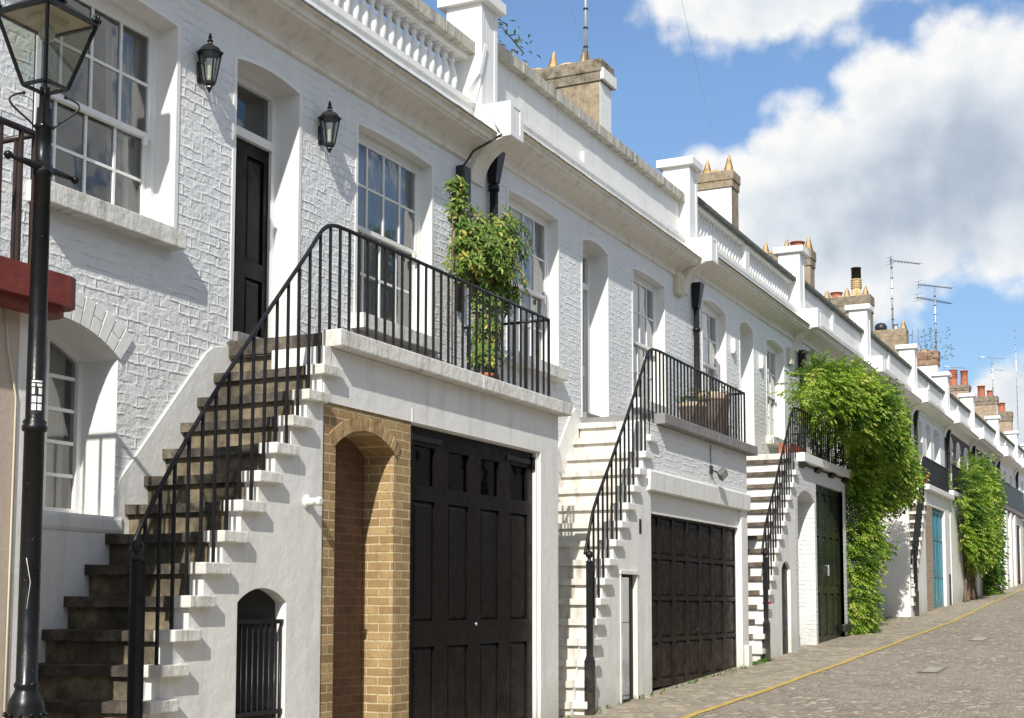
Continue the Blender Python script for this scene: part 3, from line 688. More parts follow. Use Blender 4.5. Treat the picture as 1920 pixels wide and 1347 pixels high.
# ================================================================== HOUSE 1
ops1 = [op(7.05,8.48,2.92,4.60,.03,.26), op(9.25,10.16,2.2,4.62,.05,.33), op(11.15,12.6,2.78,4.66,.025,.2), op(6.62,7.90,.65,1.82,.21,.40)]
h1 = house_shell(1, 'nearest white house with a balustraded parapet, two black wall lanterns and a black door', M['brickw'], ops1, 'coping', 'balusters')
sash_window(h1, 7.05, 8.48, 2.92, 4.60, .03, W+.19, 4, (2,2), low=.47, curtains=1)
sash_window(h1, 11.15, 12.6, 2.78, 4.66, .025, W+.13, 4, (2,2), low=.5, curtains=1.97)
def arched_casement(h, x0, x1, z0, zs, rise, Yf, cols, rows):
    f = MB(); A = arch_pts(x0, x1, zs, rise, 16); B = arch_pts(x0+.05, x1-.05, zs-.01, rise-.035, 16)
    for i in range(16): f.prism([A[i], A[i+1], B[i+1], B[i]], 'y', Yf, Yf+.07)
    f.box(x0, x0+.05, Yf, Yf+.07, z0, zs); f.box(x1-.05, x1, Yf, Yf+.07, z0, zs); f.box(x0+.05, x1-.05, Yf, Yf+.07, z0, z0+.06)
    def top(x):
        for p, q in zip(B[:-1], B[1:]):
            if p[0] <= x <= q[0]: return p[1]+(q[1]-p[1])*(x-p[0])/(q[0]-p[0])
        return zs
    for k in range(1, cols):
        x = x0+.05+(x1-x0-.1)*k/cols; w_ = .03 if k == cols//2 else .012; f.box(x-w_, x+w_, Yf+.015, Yf+.055, z0+.06, top(x))
    for k in range(1, rows):
        z = z0+.06+(zs+rise*.5-z0-.06)*k/rows
        for q in range(cols):
            xa = x0+.05+(x1-x0-.1)*q/cols+.012; xb = x0+.05+(x1-x0-.1)*(q+1)/cols-.012
            f.box(xa, xb, Yf+.02, Yf+.05, z-.013, z+.013)
    w = f.build('window', M['joinery'], h)
    p = MB(); p.face([(x0+.04,Yf+.035,z0),(x1-.04,Yf+.035,z0)]+[(x,Yf+.035,z) for x, z in B[::-1]]); p.build('pane', M['glass'], w)
    r = MB(); r.box(x0-.3, x1+.3, Yf+.08, Yf+1.5, z0-.2, zs+rise+.2, 0, skip='f'); r.build('room', M['room'], w)
    c = MB(); n = 16
    for i in range(n):
        xa, xb = x1-.42+.40*i/n, x1-.42+.40*(i+1)/n; ya, yb = Yf+.14+.02*sin(i*2.1), Yf+.14+.02*sin((i+1)*2.1)
        c.face([(xa,ya,z0+.02),(xb,yb,z0+.02),(xb,yb,zs+rise*.5),(xa,ya,zs+rise*.5)], 0, True)
    c.build('curtain', M['curtain'], w)
    return w
lw = arched_casement(h1, 6.62, 7.90, .65, 1.82, .21, W+.33, 4, 5)
b = MB(); b.bbox(6.6, 7.98, W-.03, W+.38, .52, .652, .03); b.build('sill', M['render'], lw)
front_door(h1, 9.25, 10.16, 2.2, 4.62, .05, W+.25, M['door'], 4.1)
# arch of soldier bricks over the low window
b = MB(); n = 15; xa, xb, zs, rs = 6.62, 7.90, 1.82, .21; hw = (xb-xa)/2; R = (hw*hw+rs*rs)/(2*rs); cz = zs+rs-R; a0 = math.asin(hw/R)*1.02
for i in range(n):
    for (r0, r1) in (((R+.003, R+.118), (R+.128, R+.225)) if i % 2 else ((R+.003, R+.225),)):
        t0, t1 = -a0+2*a0*(i+.07)/n, -a0+2*a0*(i+.93)/n; cx = (xa+xb)/2; y = W-.010-.004*random.random()
        P = [(cx+r0*sin(t0), cz+r0*cos(t0)), (cx+r0*sin(t1), cz+r0*cos(t1)), (cx+r1*sin(t1), cz+r1*cos(t1)), (cx+r1*sin(t0), cz+r1*cos(t0))]
        b.prism(P, 'y', y-.004, W+.01)
b.build('brick_arch', M['render'], h1)
# smooth rendered dado following the flight
b = MB(); b.prism([(6.46,-1.8),(9.24,-1.8),(9.24,2.14),(9.14,2.125),(8.98,2.09),(8.90,2.03),(8.82,1.94),(7.94,.93),(7.90,.80),(7.9,.60),(6.46,.60)], 'y', W-.016, W+.005); b.build('rendered_dado', M['render'], h1)
# garage box
b = MB(); b.box(9.07, 13.57, G, G+.5, 1.6, 2.04); b.box(13.12, 13.57, G, W, gz(13)-.4, 1.6); b.box(10.44, 13.12, G+.14, G+.2, 1.55, 1.6)
b.box(9.07, 9.16, G-.006, G, 1.605, 2.04); b.box(10.445, 10.47, G-.004, G, 1.6, 1.72)
b.build('garage_wall', M['render'], h1)
b = MB(); b.bbox(9.14, 11.6, G-.11, G+.07, 2.045, 2.185, .014); b.bbox(11.603, 13.69, G-.11, G+.07, 2.043, 2.183, .014)
b.box(9.19, 13.66, G+.065, W, 2.05, 2.175, 1); b.build('balcony_slab', [M['slab'], M['treads']], h1)
b = MB(); wall_holes(b, 9.072, 10.452, gz(9)-.4, 1.6, G+.012, [op(9.27,10.17,gz(9)-.4,1.28,.15,.30)], 0, 0)
b.face([(9.2,G+.31,-1.7),(10.2,G+.31,-1.7),(10.2,G+.31,1.55),(9.2,G+.31,1.55)], 1)  # back of the recess, in the darkened brick
b.face([(10.452,G+.012,-1.7),(10.452,G+.3,-1.7),(10.452,G+.3,1.6),(10.452,G+.012,1.6)], 0)
h_, r_, n = .45, .15, 15; R = (h_*h_+r_*r_)/(2*r_); cz = 1.28+r_-R; a0 = math.asin(h_/R)*1.08
for i in range(n):
    t0, t1 = -a0+2*a0*(i+.08)/n, -a0+2*a0*(i+.92)/n; cx = 9.72
    P = [(cx+q*sin(t), cz+q*cos(t)) for q, t in ((R+.004,t0),(R+.004,t1),(R+.118,t1),(R+.118,t0))]
    b.prism(P, 'y', G+.002-.005*random.random(), G+.02, random.choice((2,3,2)))
b.build('brick_porch', [M['stock'], M['stockd'], stone_mat('arch_brick', (.44,.31,.15), (.52,.38,.2), (.2,.12,.06), 9., .006), stone_mat('arch_brick_dark', (.34,.22,.10), (.42,.29,.15), (.15,.09,.05), 9., .006)], h1)
# garage door pair with glazed upper panels
gd = MB(); z0 = gz(11.8)+.02; xs = [10.475, 11.79, 13.07]; Yd = G+.07
for k in range(4):
    xa = 10.475+(13.07-10.475)*k/4; xb = xa+(13.07-10.475)/4
    panel_leaf(gd, xa+(.004 if k == 2 else 0), xb, Yd, z0, 1.585, [(z0+.14, -.37), (-.14, .93), (1.07, 1.42, 'glass')], st=.125 if k in (0,3) else .12)
gdo = gd.build('garage_door', M['garage1'], h1)
p = MB(); p.box(10.56, 13.0, Yd+.03, Yd+.034, 1.05, 1.44); p.build('pane', M['glassg'], gdo)
p = MB(); p.box(10.5, 13.05, Yd+.25, Yd+.26, .9, 1.58); p.build('void_sheet', M['dark'], gdo)  # black sheet painted as the unlit garage behind the panes
for xx in (10.51, 12.45):
    p = MB(); p.box(xx, xx+.6, Yd-.012, Yd+.001, 1.46, 1.51); p.tube([(xx+(.0 if xx < 11 else .6), Yd-.018, 1.41), (xx+(.0 if xx < 11 else .6), Yd-.018, 1.54)], .022, 0, 8); p.build('strap_hinge', M['iron'], gdo)
p = MB(); p.lathe([(.003,0),(.02,.004),(.017,.012),(.004,.014)], (0,0,0), 12); o = p.build('lock', M['steel'], gdo); o.location = (11.80, Yd, -.18); o.rotation_euler = (pi/2,0,0)
p = MB(); p.box(13.071, 13.119, G+.03, G+.13, gz(13)-.2, 1.6); p.box(10.453, 10.474, G+.03, G+.13, gz(10)-.2, 1.6); p.box(10.453, 13.119, G+.02, G+.13, 1.586, 1.6-.001); p.build('garage_door_frame', M['trim'], h1)
# downpipe, hopper, cable box
b = MB(); X = 13.93
b.tube([(X,W-.07,5.02),(X,W-.07,-1.3)], .052, 0, 10); b.mesh([(X-.06,W-.16,4.72+.5),(X+.12,W-.16,4.72+.5),(X+.12,W-.01,4.72+.5),(X-.06,W-.01,4.72+.5),(X-.05,W-.12,4.72+.12),(X+.05,W-.12,4.72+.12),(X+.05,W-.02,4.72+.12),(X-.05,W-.02,4.72+.12)], [(0,1,2,3),(0,4,5,1),(1,5,6,2),(2,6,7,3),(3,7,4,0)])
for z in (4.75, 3.6, 2.5): b.lathe([(.064,0),(.064,.06)], (X,W-.07,z), 12)
b.build('downpipe', M['iron'], h1)
b = MB(); b.bbox(13.13, 13.30, W-.11, W, 4.43, 4.83, .02); b.tube([(13.17,W-.03,4.43),(13.18,W-.03,3.9),(13.16,W-.03,3.2)], .022, 0, 6); b.tube([(13.25,W-.03,4.43),(13.26,W-.035,3.9),(13.25,W-.03,3.2)], .022, 0, 6)
b.tube([(13.21,W-.05,4.83),(13.28,W-.08,4.93),(13.30,W-.13,5.02),(13.36,W-.3,5.12),(13.40,W-.44,5.2)], .013, 0, 5)
b.build('cable_box', M['blackp'], h1)
b = MB()
for k in range(5):
    o_ = .014*k; b.tube([(13.26+o_,W-.46,5.18),(13.20+o_,W-.42,5.30),(13.12+o_,W-.32,5.42),(13.10+o_*2,W-.14,5.62),(13.30+o_,W-.2,5.9),(13.46+o_,W-.19,6.3)], .006, 0, 4)
b.build('cables', M['plastic'], h1)
# wall lanterns
def wall_lantern(label, X, Z):
    t = empty('wall_lantern', label, 'wall lamp', (X, W, Z), 'black wall lanterns beside the door')
    Y = -.125
    b = MB(); n = 6
    b.lathe([(.052,-.17),(.10,.11)], (0,Y,0), 6, 0, False)
    for k in range(6):
        a = 2*pi*k/6; b.tube([(.057*cos(a),Y+.057*sin(a),-.17),(.105*cos(a),Y+.105*sin(a),.11)], .008, 0, 4, smooth=False)
    c = MB()
    c.lathe([(.125,.105),(.128,.12),(.10,.135),(.085,.165),(.05,.185),(.025,.20),(.02,.215),(.034,.228),(.022,.24),(.014,.25),(.02,.265),(.012,.29),(.003,.31)], (0,Y,0), 6, 0, False)
    c.lathe([(.004,-.27),(.012,-.26),(.02,-.24),(.03,-.225),(.028,-.21),(.055,-.195),(.06,-.168)], (0,Y,0), 6, 0, False)
    for k in range(6):
        a = 2*pi*k/6; c.tube([(.057*cos(a),Y+.057*sin(a),-.17),(.108*cos(a),Y+.108*sin(a),.11)], .008, 0, 4, smooth=False)
    c.build('lantern_frame', M['iron'], t)
    d = MB(); d.lathe([(.051,-.165),(.099,.105)], (0,Y,0), 6, 0, False); d.build('lantern_glass', M['glassd'], t)
    e = MB(); e.lathe([(.028,-.168),(.028,-.12),(.022,-.115),(.022,-.02),(.004,.0)], (0,Y,0), 10); e.build('bulb', M['amber'], t)
    f = MB(); f.bbox(-.035,.035,-.02,0,-.16,.04,.005); f.tube([(0,-.015,-.1),(0,-.06,-.17),(0,Y,-.20)], .012, 0, 6); f.build('bracket', M['iron'], t)
    t.scale = (.86,.86,.86)
    return t
wall_lantern('black wall lantern left of the dark front door, the nearer of the pair', 8.755, 4.37)
wall_lantern('black wall lantern right of the dark front door, the farther of the pair', 10.495, 4.39)
# outlet vent on the string wall
b = MB(); b.lathe([(.055,0),(.055,.015),(.03,.02),(.03,.10),(.036,.10),(.036,.13),(.02,.135)], (0,0,0), 14); b.bbox(.0,.075,-.012,.012,.04,.07,.004)
o = b.build('flue_outlet', M['plastic']); tag(o, 'small round white outlet pipe on the white stair wall beside the brick porch', 'vent'); o.location = (8.86, G, .79); o.rotation_euler = (pi/2,0,0)
# stairs
class SplayStair(Stair):
    def __init__(s, *a, splay=()): super().__init__(*a); s.sp = list(splay)
    def xo(s, i): return s.x(i)+(s.sp[i] if i < len(s.sp) else (s.sp[-1] if s.sp else 0))
    def top(s, X):
        z = gz(X)
        for i in range(s.n-1, -1, -1):
            if X >= s.xo(i): z = s.z(i)
        return z
st1 = SplayStair(9.2, 2.11, .2, .2275, 16, splay=[0]*9+[.05,.10,.18,.28,.42,.56,.70])
def staircase2(label, st, mt, mr_, me, hole=None, wallmat=None, xe=0, thick=.075, y_in=None, skip_end0=True, paint_top=None):
    t = empty('staircase', label, 'staircase', (0,0,0), 'outside staircases up to the front doors')
    w = MB(); wy = .12
    R = [(st.xo(i)+.045, st.z(i)-thick, i) for i in range(1, st.n)][::-1]
    for k, (a, zt, i) in enumerate(R):
        b_ = R[k+1][0] if k+1 < len(R) else xe
        b_ = min(b_, xe)
        if a >= xe: break
        zb = gz(a)-.4; cuts = sorted({a, b_} | ({hole['x0'], hole['x1']} if hole else set())); cuts = [q for q in cuts if a <= q <= b_]
        for c, d in zip(cuts[:-1], cuts[1:]):
            if hole and hole['x0'] <= c+1e-6 and hole['x1'] >= d-1e-6:
                P = arch_pts(hole['x0'], hole['x1'], hole['z1'], hole['rise'], 24)
                def zat(x):
                    for p, r in zip(P[:-1], P[1:]):
                        if p[0]-1e-9 <= x <= r[0]+1e-9: return p[1]+(r[1]-p[1])*(x-p[0])/max(1e-9, r[0]-p[0])
                    return P[-1][1]
                S = [c]+[p[0] for p in P if c < p[0] < d]+[d]
                for u, v in zip(S[:-1], S[1:]): w.face([(u,G,zat(u)),(v,G,zat(v)),(v,G,zt),(u,G,zt)], 0)
            else: w.face([(c,G,zb),(d,G,zb),(d,G,zt),(c,G,zt)], 0)
        w.face([(a,G,zt-st.rise-.4),(a,G,zt),(a,G+wy,zt),(a,G+wy,zt-st.rise-.4)], 0)
    w.face([(xe,G,gz(xe)-.4),(xe,G+.01,gz(xe)-.4),(xe,G+.01,st.z(1)),(xe,G,st.z(1))], 0)
    if hole:
        P = arch_pts(hole['x0'], hole['x1'], hole['z1'], hole['rise'], 12); d = hole['d']; zb = gz(hole['x0'])-.3
        for (xa, za), (xb, zb_) in zip(P[:-1], P[1:]): w.face([(xa,G,za),(xb,G,zb_),(xb,G+d,zb_),(xa,G+d,za)], 0)
        for X in (hole['x0'], hole['x1']): w.face([(X,G,zb),(X,G+d,zb),(X,G+d,hole['z1']),(X,G,hole['z1'])], 0)
        w.box(hole['x0']-.05, hole['x1']+.05, G+d, G+d+.02, zb, hole['z1']+hole['rise']+.02, 1)  # black sheet closing the hole, painted as deep shade
    w.build('string_wall', [wallmat or M['render'], M['dark']], t)
    yw = G+wy
    for i in range(st.n):
        s = MB(); XI, XO, Z = st.x(i), st.xo(i), st.z(i)
        y0_ = yw if i else G+.07
        N = 8; ys = [y0_+(W-.017-y0_)*k/N for k in range(N+1)]
        def fx(y): return XO+(XI-XO)*(y-G)/(W-G)
        fX = [fx(y)+random.uniform(-.005,.004) for y in ys]; fz = [Z-.010*sin(pi*k/N)*(random.random()*.5+.7) for k in range(N+1)]
        back = (st.x(i-1)+.12 if i else XI+1.2)
        backo = (st.xo(i-1)+.12 if i else XI+1.2)
        def bx(y): return backo+(back-backo)*(y-G)/(W-G)
        for k in range(N):
            a, b_ = ys[k], ys[k+1]
            s.face([(fX[k],a,Z-thick),(fX[k],a,fz[k]),(fX[k+1],b_,fz[k+1]),(fX[k+1],b_,Z-thick)], 0)
            s.face([(fX[k],a,fz[k]),(bx(a),a,Z),(bx(b_),b_,Z),(fX[k+1],b_,fz[k+1])], 0)
            s.face([(fX[k],a,Z-thick),(fX[k+1],b_,Z-thick),(bx(b_),b_,Z-thick),(bx(a),a,Z-thick)], 0)
            zb = Z-thick-st.rise-.05 if i < st.n-1 else gz(XI)-.3
            s.face([(fx(a)+.045,a,zb),(fx(a)+.045,a,Z-thick),(fx(b_)+.045,b_,Z-thick),(fx(b_)+.045,b_,zb)], 1)
            if k == 0: s.face([(fX[0],a+.001,Z-thick),(fX[0],a+.001,Z-.002),(XO+.3,a+.001,Z-.002),(XO+.3,a+.001,Z-thick)], 2); s.face([(fx(a)+.045,a+.001,zb),(fx(a)+.045,a+.001,Z-thick),(XO+.3,a+.001,Z-thick),(XO+.3,a+.001,zb)], 2)
        if i or not skip_end0:
            s.bbox(XO-.006, XO+.27, G-.055, yw+.0005, Z-thick-.004, Z+.003, .009, 2)
        s.build('step', [mt, mr_, me], t)
    return t
hole1 = dict(x0=8.024, x1=8.615, z1=.02, rise=.105, d=.10, z0=-3)
s1 = staircase2('nearest outside staircase with worn brown stone steps and white painted tread ends', st1, M['treads'], M['risers'], M['slab'], hole1, M['render'], 9.071)
gt = MB(); 
for k in range(9): gt.tube([(8.05+k*.067,G+.03,gz(8)+.02),(8.05+k*.067,G+.03,-.125)], .008, 0, 5)
for z in (-.12, -.78, gz(8)+.1): gt.box(8.03, 8.61, G+.018, G+.042, z-.016, z+.016)
gt.box(8.03, 8.61, G+.08, G+.09, gz(8), -.13)
gt.build('gate', M['iron'], s1)
b = MB(); b.box(7.13, 7.20, G-.058, G-.045, st1.z(11)-.07, st1.z(11)-.005); 
def b1(x): return st1.top(x) if x < 9.15 else 2.185
railing('nearest iron stair railing, curving up beside the brown steps and along the first balcony', [(6.93,.34),(7.0,.49),(7.29,.915),(7.74,1.486),(8.31,2.143),(8.81,2.70),(9.03,2.955),(9.18,3.035),(9.38,3.05),(13.34,3.05)], G+.005, .140, b1, True, (6.90,.33,gz(6.9)), .0185, 7.05)

# variegated shrub in a pot on the first balcony
def leaf(b, p, d, up, L, wd, m, fold=.25):
    d = d.normalized(); s = d.cross(up)
    if s.length < 1e-3: s = d.cross(Vector((1,0,0)))
    s.normalize(); u = s.cross(d)
    c = p+d*L*.5; tip = p+d*L-u*L*.12
    n = len(b.v); b.v += [tuple(p), tuple(c+s*wd*.5+u*wd*fold), tuple(tip), tuple(c-s*wd*.5+u*wd*fold)]
    b.f.append((n, n+1, n+2)); b.m.append(m); b.sm.append(False); b.f.append((n, n+2, n+3)); b.m.append(m); b.sm.append(False)
def rv(r): 
    while True:
        v = Vector((r.uniform(-1,1), r.uniform(-1,1), r.uniform(-1,1)))
        if .05 < v.length < 1: return v.normalized()
def pot_shrub():
    r = random.Random(11)
    t = empty('potted_shrub', 'tall variegated green and yellow shrub in a terracotta pot on the first balcony', 'potted plant', (12.66, 6.52, 2.18))
    p = MB(); p.lathe([(.10,0),(.13,.15),(.135,.155),(.15,.16),(.15,.20),(.135,.20),(.13,.165)], (0,0,0), 20); p.build('pot', M['terra'], t)
    s = MB(); stems = [((0,0,.15),(-.05,0,.6),(-.02,.03,1.2),(.25,0,1.95)), ((0,0,.15),(.06,.02,.6),(-.1,.0,1.1),(-.35,-.02,1.7)), ((0,.03,.15),(.0,-.03,.7),(.12,.02,1.3),(.3,.0,1.6)), ((-.02,0,.15),(-.15,.03,1.0),(-.50,0,1.55),(-.60,.03,2.08))]
    for q in stems: s.tube([Vector(a) for a in q], [.016,.013,.01,.006], 0, 6)
    s.tube([Vector((-.62,.05,0)), Vector((-.63,.05,2.0))], .009, 0, 5)
    s.build('stem', M['bark'], t)
    f = MB()
    blobs = [((-.10,0,1.42),(.52,.32,.36),190), ((.38,-.02,1.68),(.36,.28,.36),130), ((-.30,.02,1.68),(.28,.2,.24),52), ((.28,0,1.26),(.48,.28,.27),120), ((-.58,.02,2.03),(.13,.1,.08),14), ((-.52,.02,1.86),(.13,.1,.13),10), ((-.02,0,1.0),(.22,.2,.2),34), ((.03,0,.66),(.2,.17,.22),46), ((.05,-.02,.38),(.27,.2,.16),36), ((.42,0,.98),(.12,.1,.1),8)]
    for c, rad, n in blobs:
        for _ in range(int(n*1.3)):
            d = rv(r); k = r.random()**.45
            h = Vector(c)+Vector((d.x*rad[0], d.y*rad[1], d.z*rad[2]))*k
            ax = (Vector((d.x, d.y-.5, d.z*.4+.45))).normalized()
            u = ax.orthogonal().normalized(); v = ax.cross(u); L = r.uniform(.062,.105); m = 1 if r.random() < .13 else 0
            nl = r.randint(6,8)
            for q in range(nl):
                a = 2*pi*q/nl+r.uniform(-.15,.15); dd = (u*cos(a)+v*sin(a))*.9+ax*r.uniform(-.15,.25)
                leaf(f, h+dd*.012, dd, ax, L*r.uniform(.8,1.1), L*.40, 1 if (m and r.random() < .8) or r.random() < .05 else 0, .18)
    f.build('foliage', [M['leafv'], M['leafy']], t)
pot_shrub()

# street lamp in the foreground
def street_lamp():
    X, Y = 5.57, 5.60
    t = empty('street_lamp', 'old black street lamp post with a glazed square lantern in front of the red slab', 'street lamp', (X, Y, gz(X)))
    z0 = -gz(X); b = MB()
    def zz(z): return z+z0      # z in eye coordinates
    b.lathe([(.15,0),(.16,.03),(.16,.25),(.145,.3),(.13,.32),(.135,.60),(.12,.66),(.125,.70),(.115,.8),(.115,zz(-.62)),(.105,zz(-.60)),(.098,zz(-.57)),(.094,zz(-.53)),(.085,zz(-.50)),(.062,zz(-.455)),(.058,zz(-.44)),(.064,zz(-.43)),(.064,zz(-.415)),(.056,zz(-.405)),(.053,zz(.93)),(.064,zz(.935)),(.067,zz(.96)),(.058,zz(.97)),(.063,zz(.985)),(.05,zz(1.0)),(.045,zz(2.34)),(.052,zz(2.345)),(.052,zz(2.39)),(.045,zz(2.395)),(.043,zz(2.60)),(.05,zz(2.605)),(.05,zz(2.625)),(.043,zz(2.63)),(.04,zz(2.72)),(.03,zz(2.725)),(.028,zz(2.84))], (0,0,0), 24)
    for k in range(12):
        a = 2*pi*k/12; b.lathe([(.004,-.012),(.012,0),(.004,.012)], (.108*cos(a),.108*sin(a),zz(-.575)), 6)
    b.build('post', M['lamp'], t)
    c = MB(); z = zz(2.39); c.tube([(-.235,0,z),(-.06,0,z),(-.04,0,z),(.04,0,z),(.06,0,z),(.235,0,z)], [.012,.022,.038,.038,.022,.012], 0, 10)
    for s_ in (-1, 1): c.lathe([(.004,-.024),(.02,-.014),(.026,0),(.02,.014),(.004,.024)], (s_*.245,0,z), 10)
    c.build('ladder_bar', M['lamp'], t)
    f = MB(); zb, zt = zz(2.845), zz(3.235); hb, ht = .082, .185
    cs = [(-1,-1),(1,-1),(1,1),(-1,1)]
    for i in range(4):
        a, b2 = cs[i], cs[(i+1) % 4]
        f.tube([(a[0]*hb,a[1]*hb,zb),(a[0]*ht,a[1]*ht,zt)], .011, 0, 4, smooth=False)
        f.tube([(a[0]*hb,a[1]*hb,zb),(b2[0]*hb,b2[1]*hb,zb)], .012, 0, 4, smooth=False)
        f.tube([(a[0]*ht,a[1]*ht,zt),(b2[0]*ht,b2[1]*ht,zt)], .016, 0, 4, smooth=False)
        # little crown finials on the rim
        for q in (0., .07, .93):
            px, py = a[0]*ht*(1-q)+b2[0]*ht*q, a[1]*ht*(1-q)+b2[1]*ht*q
            f.lathe([(.016,0),(.02,.02),(.006,.028),(.012,.04),(.002,.055)], (px*1.03,py*1.03,zt+.008), 6)
    f.mesh([(x*ht*1.02,y*ht*1.02,zt+.01) for x, y in cs]+[(x*.075,y*.075,zt+.10) for x, y in cs], [(0,1,5,4),(1,2,6,5),(2,3,7,6),(3,0,4,7)])
    f.lathe([(.10,.09),(.105,.11),(.08,.125),(.085,.15),(.07,.17),(.07,.20),(.095,.215),(.085,.24),(.03,.28),(.02,.30),(.035,.32),(.02,.35),(.003,.40)], (0,0,zt), 16)
    f.box(-ht+.01, ht-.01, -ht+.01, ht-.01, zt-.004, zt+.006, 1)
    f.build('lantern_frame', [M['lamp'], M['cream']], t)
    # underside reflector ring, opening and bulb
    q = MB(); q.lathe([(.10,-.045),(.115,-.006)], (0,0,zt), 4, 0, False, pi/4); q.build('reflector', M['cream'], t)
    q = MB(); q.lathe([(.02,0),(.02,-.03),(.036,-.05),(.045,-.08),(.036,-.11),(.01,-.125)], (0,0,zt-.01), 14); q.build('bulb', M['amber'], t)
    for i in range(4):
        a, b2 = cs[i], cs[(i+1) % 4]; g = MB(); g.face([(a[0]*hb,a[1]*hb,zb),(b2[0]*hb,b2[1]*hb,zb),(b2[0]*ht,b2[1]*ht,zt),(a[0]*ht,a[1]*ht,zt)])
        g.build('lantern_glass', M['glassd'], t)
    for a in (pi/4+pi/2, pi/4-pi/2, pi/4, pi/4+pi):
        s = MB(); P = []
        for k in range(15):
            u = k/14; rr_ = .045+.15*sin(pi*u*.8)**1.3*(1-.15*u); P.append((cos(a)*rr_, sin(a)*rr_, zz(2.61+.19*u+.03*sin(pi*u))))
        s.tube(P, .006, 0, 5); e = P[-1]; s.lathe([(.003,-.012),(.012,0),(.003,.012)], e, 8)
        s.build('scroll_bracket', M['lamp'], t)
    # parking notice wrapped on the shaft
    n = MB(); R_ = .0515
    def pos_(u, v, k=0.): a = radians(195+u*75); return ((R_+k)*cos(a), (R_+k)*sin(a), zz(1.02+v*.19))
    for i in range(8): n.face([pos_(i/8,0),pos_((i+1)/8,0),pos_((i+1)/8,1),pos_(i/8,1)], 0)
    def blk(u0, u1, v0, v1, m):
        for i in range(3):
            a, c_ = u0+(u1-u0)*i/3, u0+(u1-u0)*(i+1)/3; n.face([pos_(a,v0,.0015),pos_(c_,v0,.0015),pos_(c_,v1,.0015),pos_(a,v1,.0015)], m)
    blk(.1,.9,.92,.97,1); blk(.1,.35,.8,.88,1); blk(.5,.9,.8,.88,1); blk(.12,.34,.58,.76,1); blk(.62,.9,.58,.76,1)
    for u in (.12,.56): blk(u,u+.34,.34,.52,1); blk(u,u+.34,.12,.30,1)
    n.build('notice', [M['blackp'], M['plastic']], t)
    w = MB(); w.lathe([(.0535,0),(.0540,.30)], (0,0,zz(-.03)), 20); w.tube([(-.05,-.022,zz(.25)),(-.036,-.041,zz(.12)),(-.046,-.03,zz(-.02))], .002, 1, 4)
    w.build('tape_wrap', [gloss('clear_tape', (.03,.033,.034), .12), M['plastic']], t)
    t.rotation_euler = (0,0,0)
street_lamp()

# ================================================================== shared pieces for the other houses
def downpipe(h, X, zt, zb=None, hopper=True, r=.05, m='iron'):
    b = MB(); zb = gz(X)-.05 if zb is None else zb
    b.tube([(X,W-.07,zt-.3),(X,W-.07,zb)], r, 0, 8)
    if hopper: b.mesh([(X-.06,W-.17,zt),(X+.14,W-.17,zt),(X+.14,W-.01,zt),(X-.06,W-.01,zt),(X-.05,W-.12,zt-.42),(X+.05,W-.12,zt-.42),(X+.05,W-.02,zt-.42),(X-.05,W-.02,zt-.42)], [(0,1,2,3),(0,4,5,1),(1,5,6,2),(2,6,7,3),(3,7,4,0)])
    z = zt-.8
    while z > zb: b.lathe([(r+.012,0),(r+.012,.06)], (X,W-.07,z), 10); z -= 1.3
    b.build('downpipe', M[m], h)
def clay_horn(b, x, y, z, h=.34, w=.125, m=0, lean=.05):
    """split clay cowl: a tapering open-fronted horn"""
    n = 9
    for k in range(n-1):
        t0, t1 = k/(n-1), (k+1)/(n-1)
        def P(t, out):
            a = pi*t; rr_ = w*(1 if out else .72)
            return rr_*cos(a), rr_*sin(a)
        for out in (0, 1):
            a, c = P(t0, out), P(t1, out); tipf = .30
            za = h*(1-abs(t0-.5)*.5); zc = h*(1-abs(t1-.5)*.5)
            b.face([(x+a[1],y+a[0],z),(x+c[1],y+c[0],z),(x+c[1]*tipf+lean,y+c[0]*tipf,z+zc),(x+a[1]*tipf+lean,y+a[0]*tipf,z+za)], m, True)
def pot(h, x, y, z, H, r, material, cowl=None, ringed=False):
    b = MB(); pr = [(r*1.05,0),(r,.03),(r*.92,H*.5)]
    if ringed:
        for k in range(4): pr += [(r*.92,H*(.5+.1*k)),(r*1.1,H*(.51+.1*k)),(r*1.1,H*(.55+.1*k)),(r*.92,H*(.56+.1*k))]
    pr += [(r*.9,H*.92),(r*1.12,H*.94),(r*1.1,H),(r*.8,H),(r*.75,H*.8)]
    b.lathe(pr, (x,y,z), 14); o = b.build('chimney_pot', material, h)
    if cowl:
        c = MB(); c.lathe([(r*.95,0),(r*.95,cowl),(r*1.05,cowl),(r*1.05,cowl+.01),(r*.7,cowl+.01),(r*.7,.05)], (x,y,z+H), 14); c.build('cowl', M['blackp'], h)
    return o
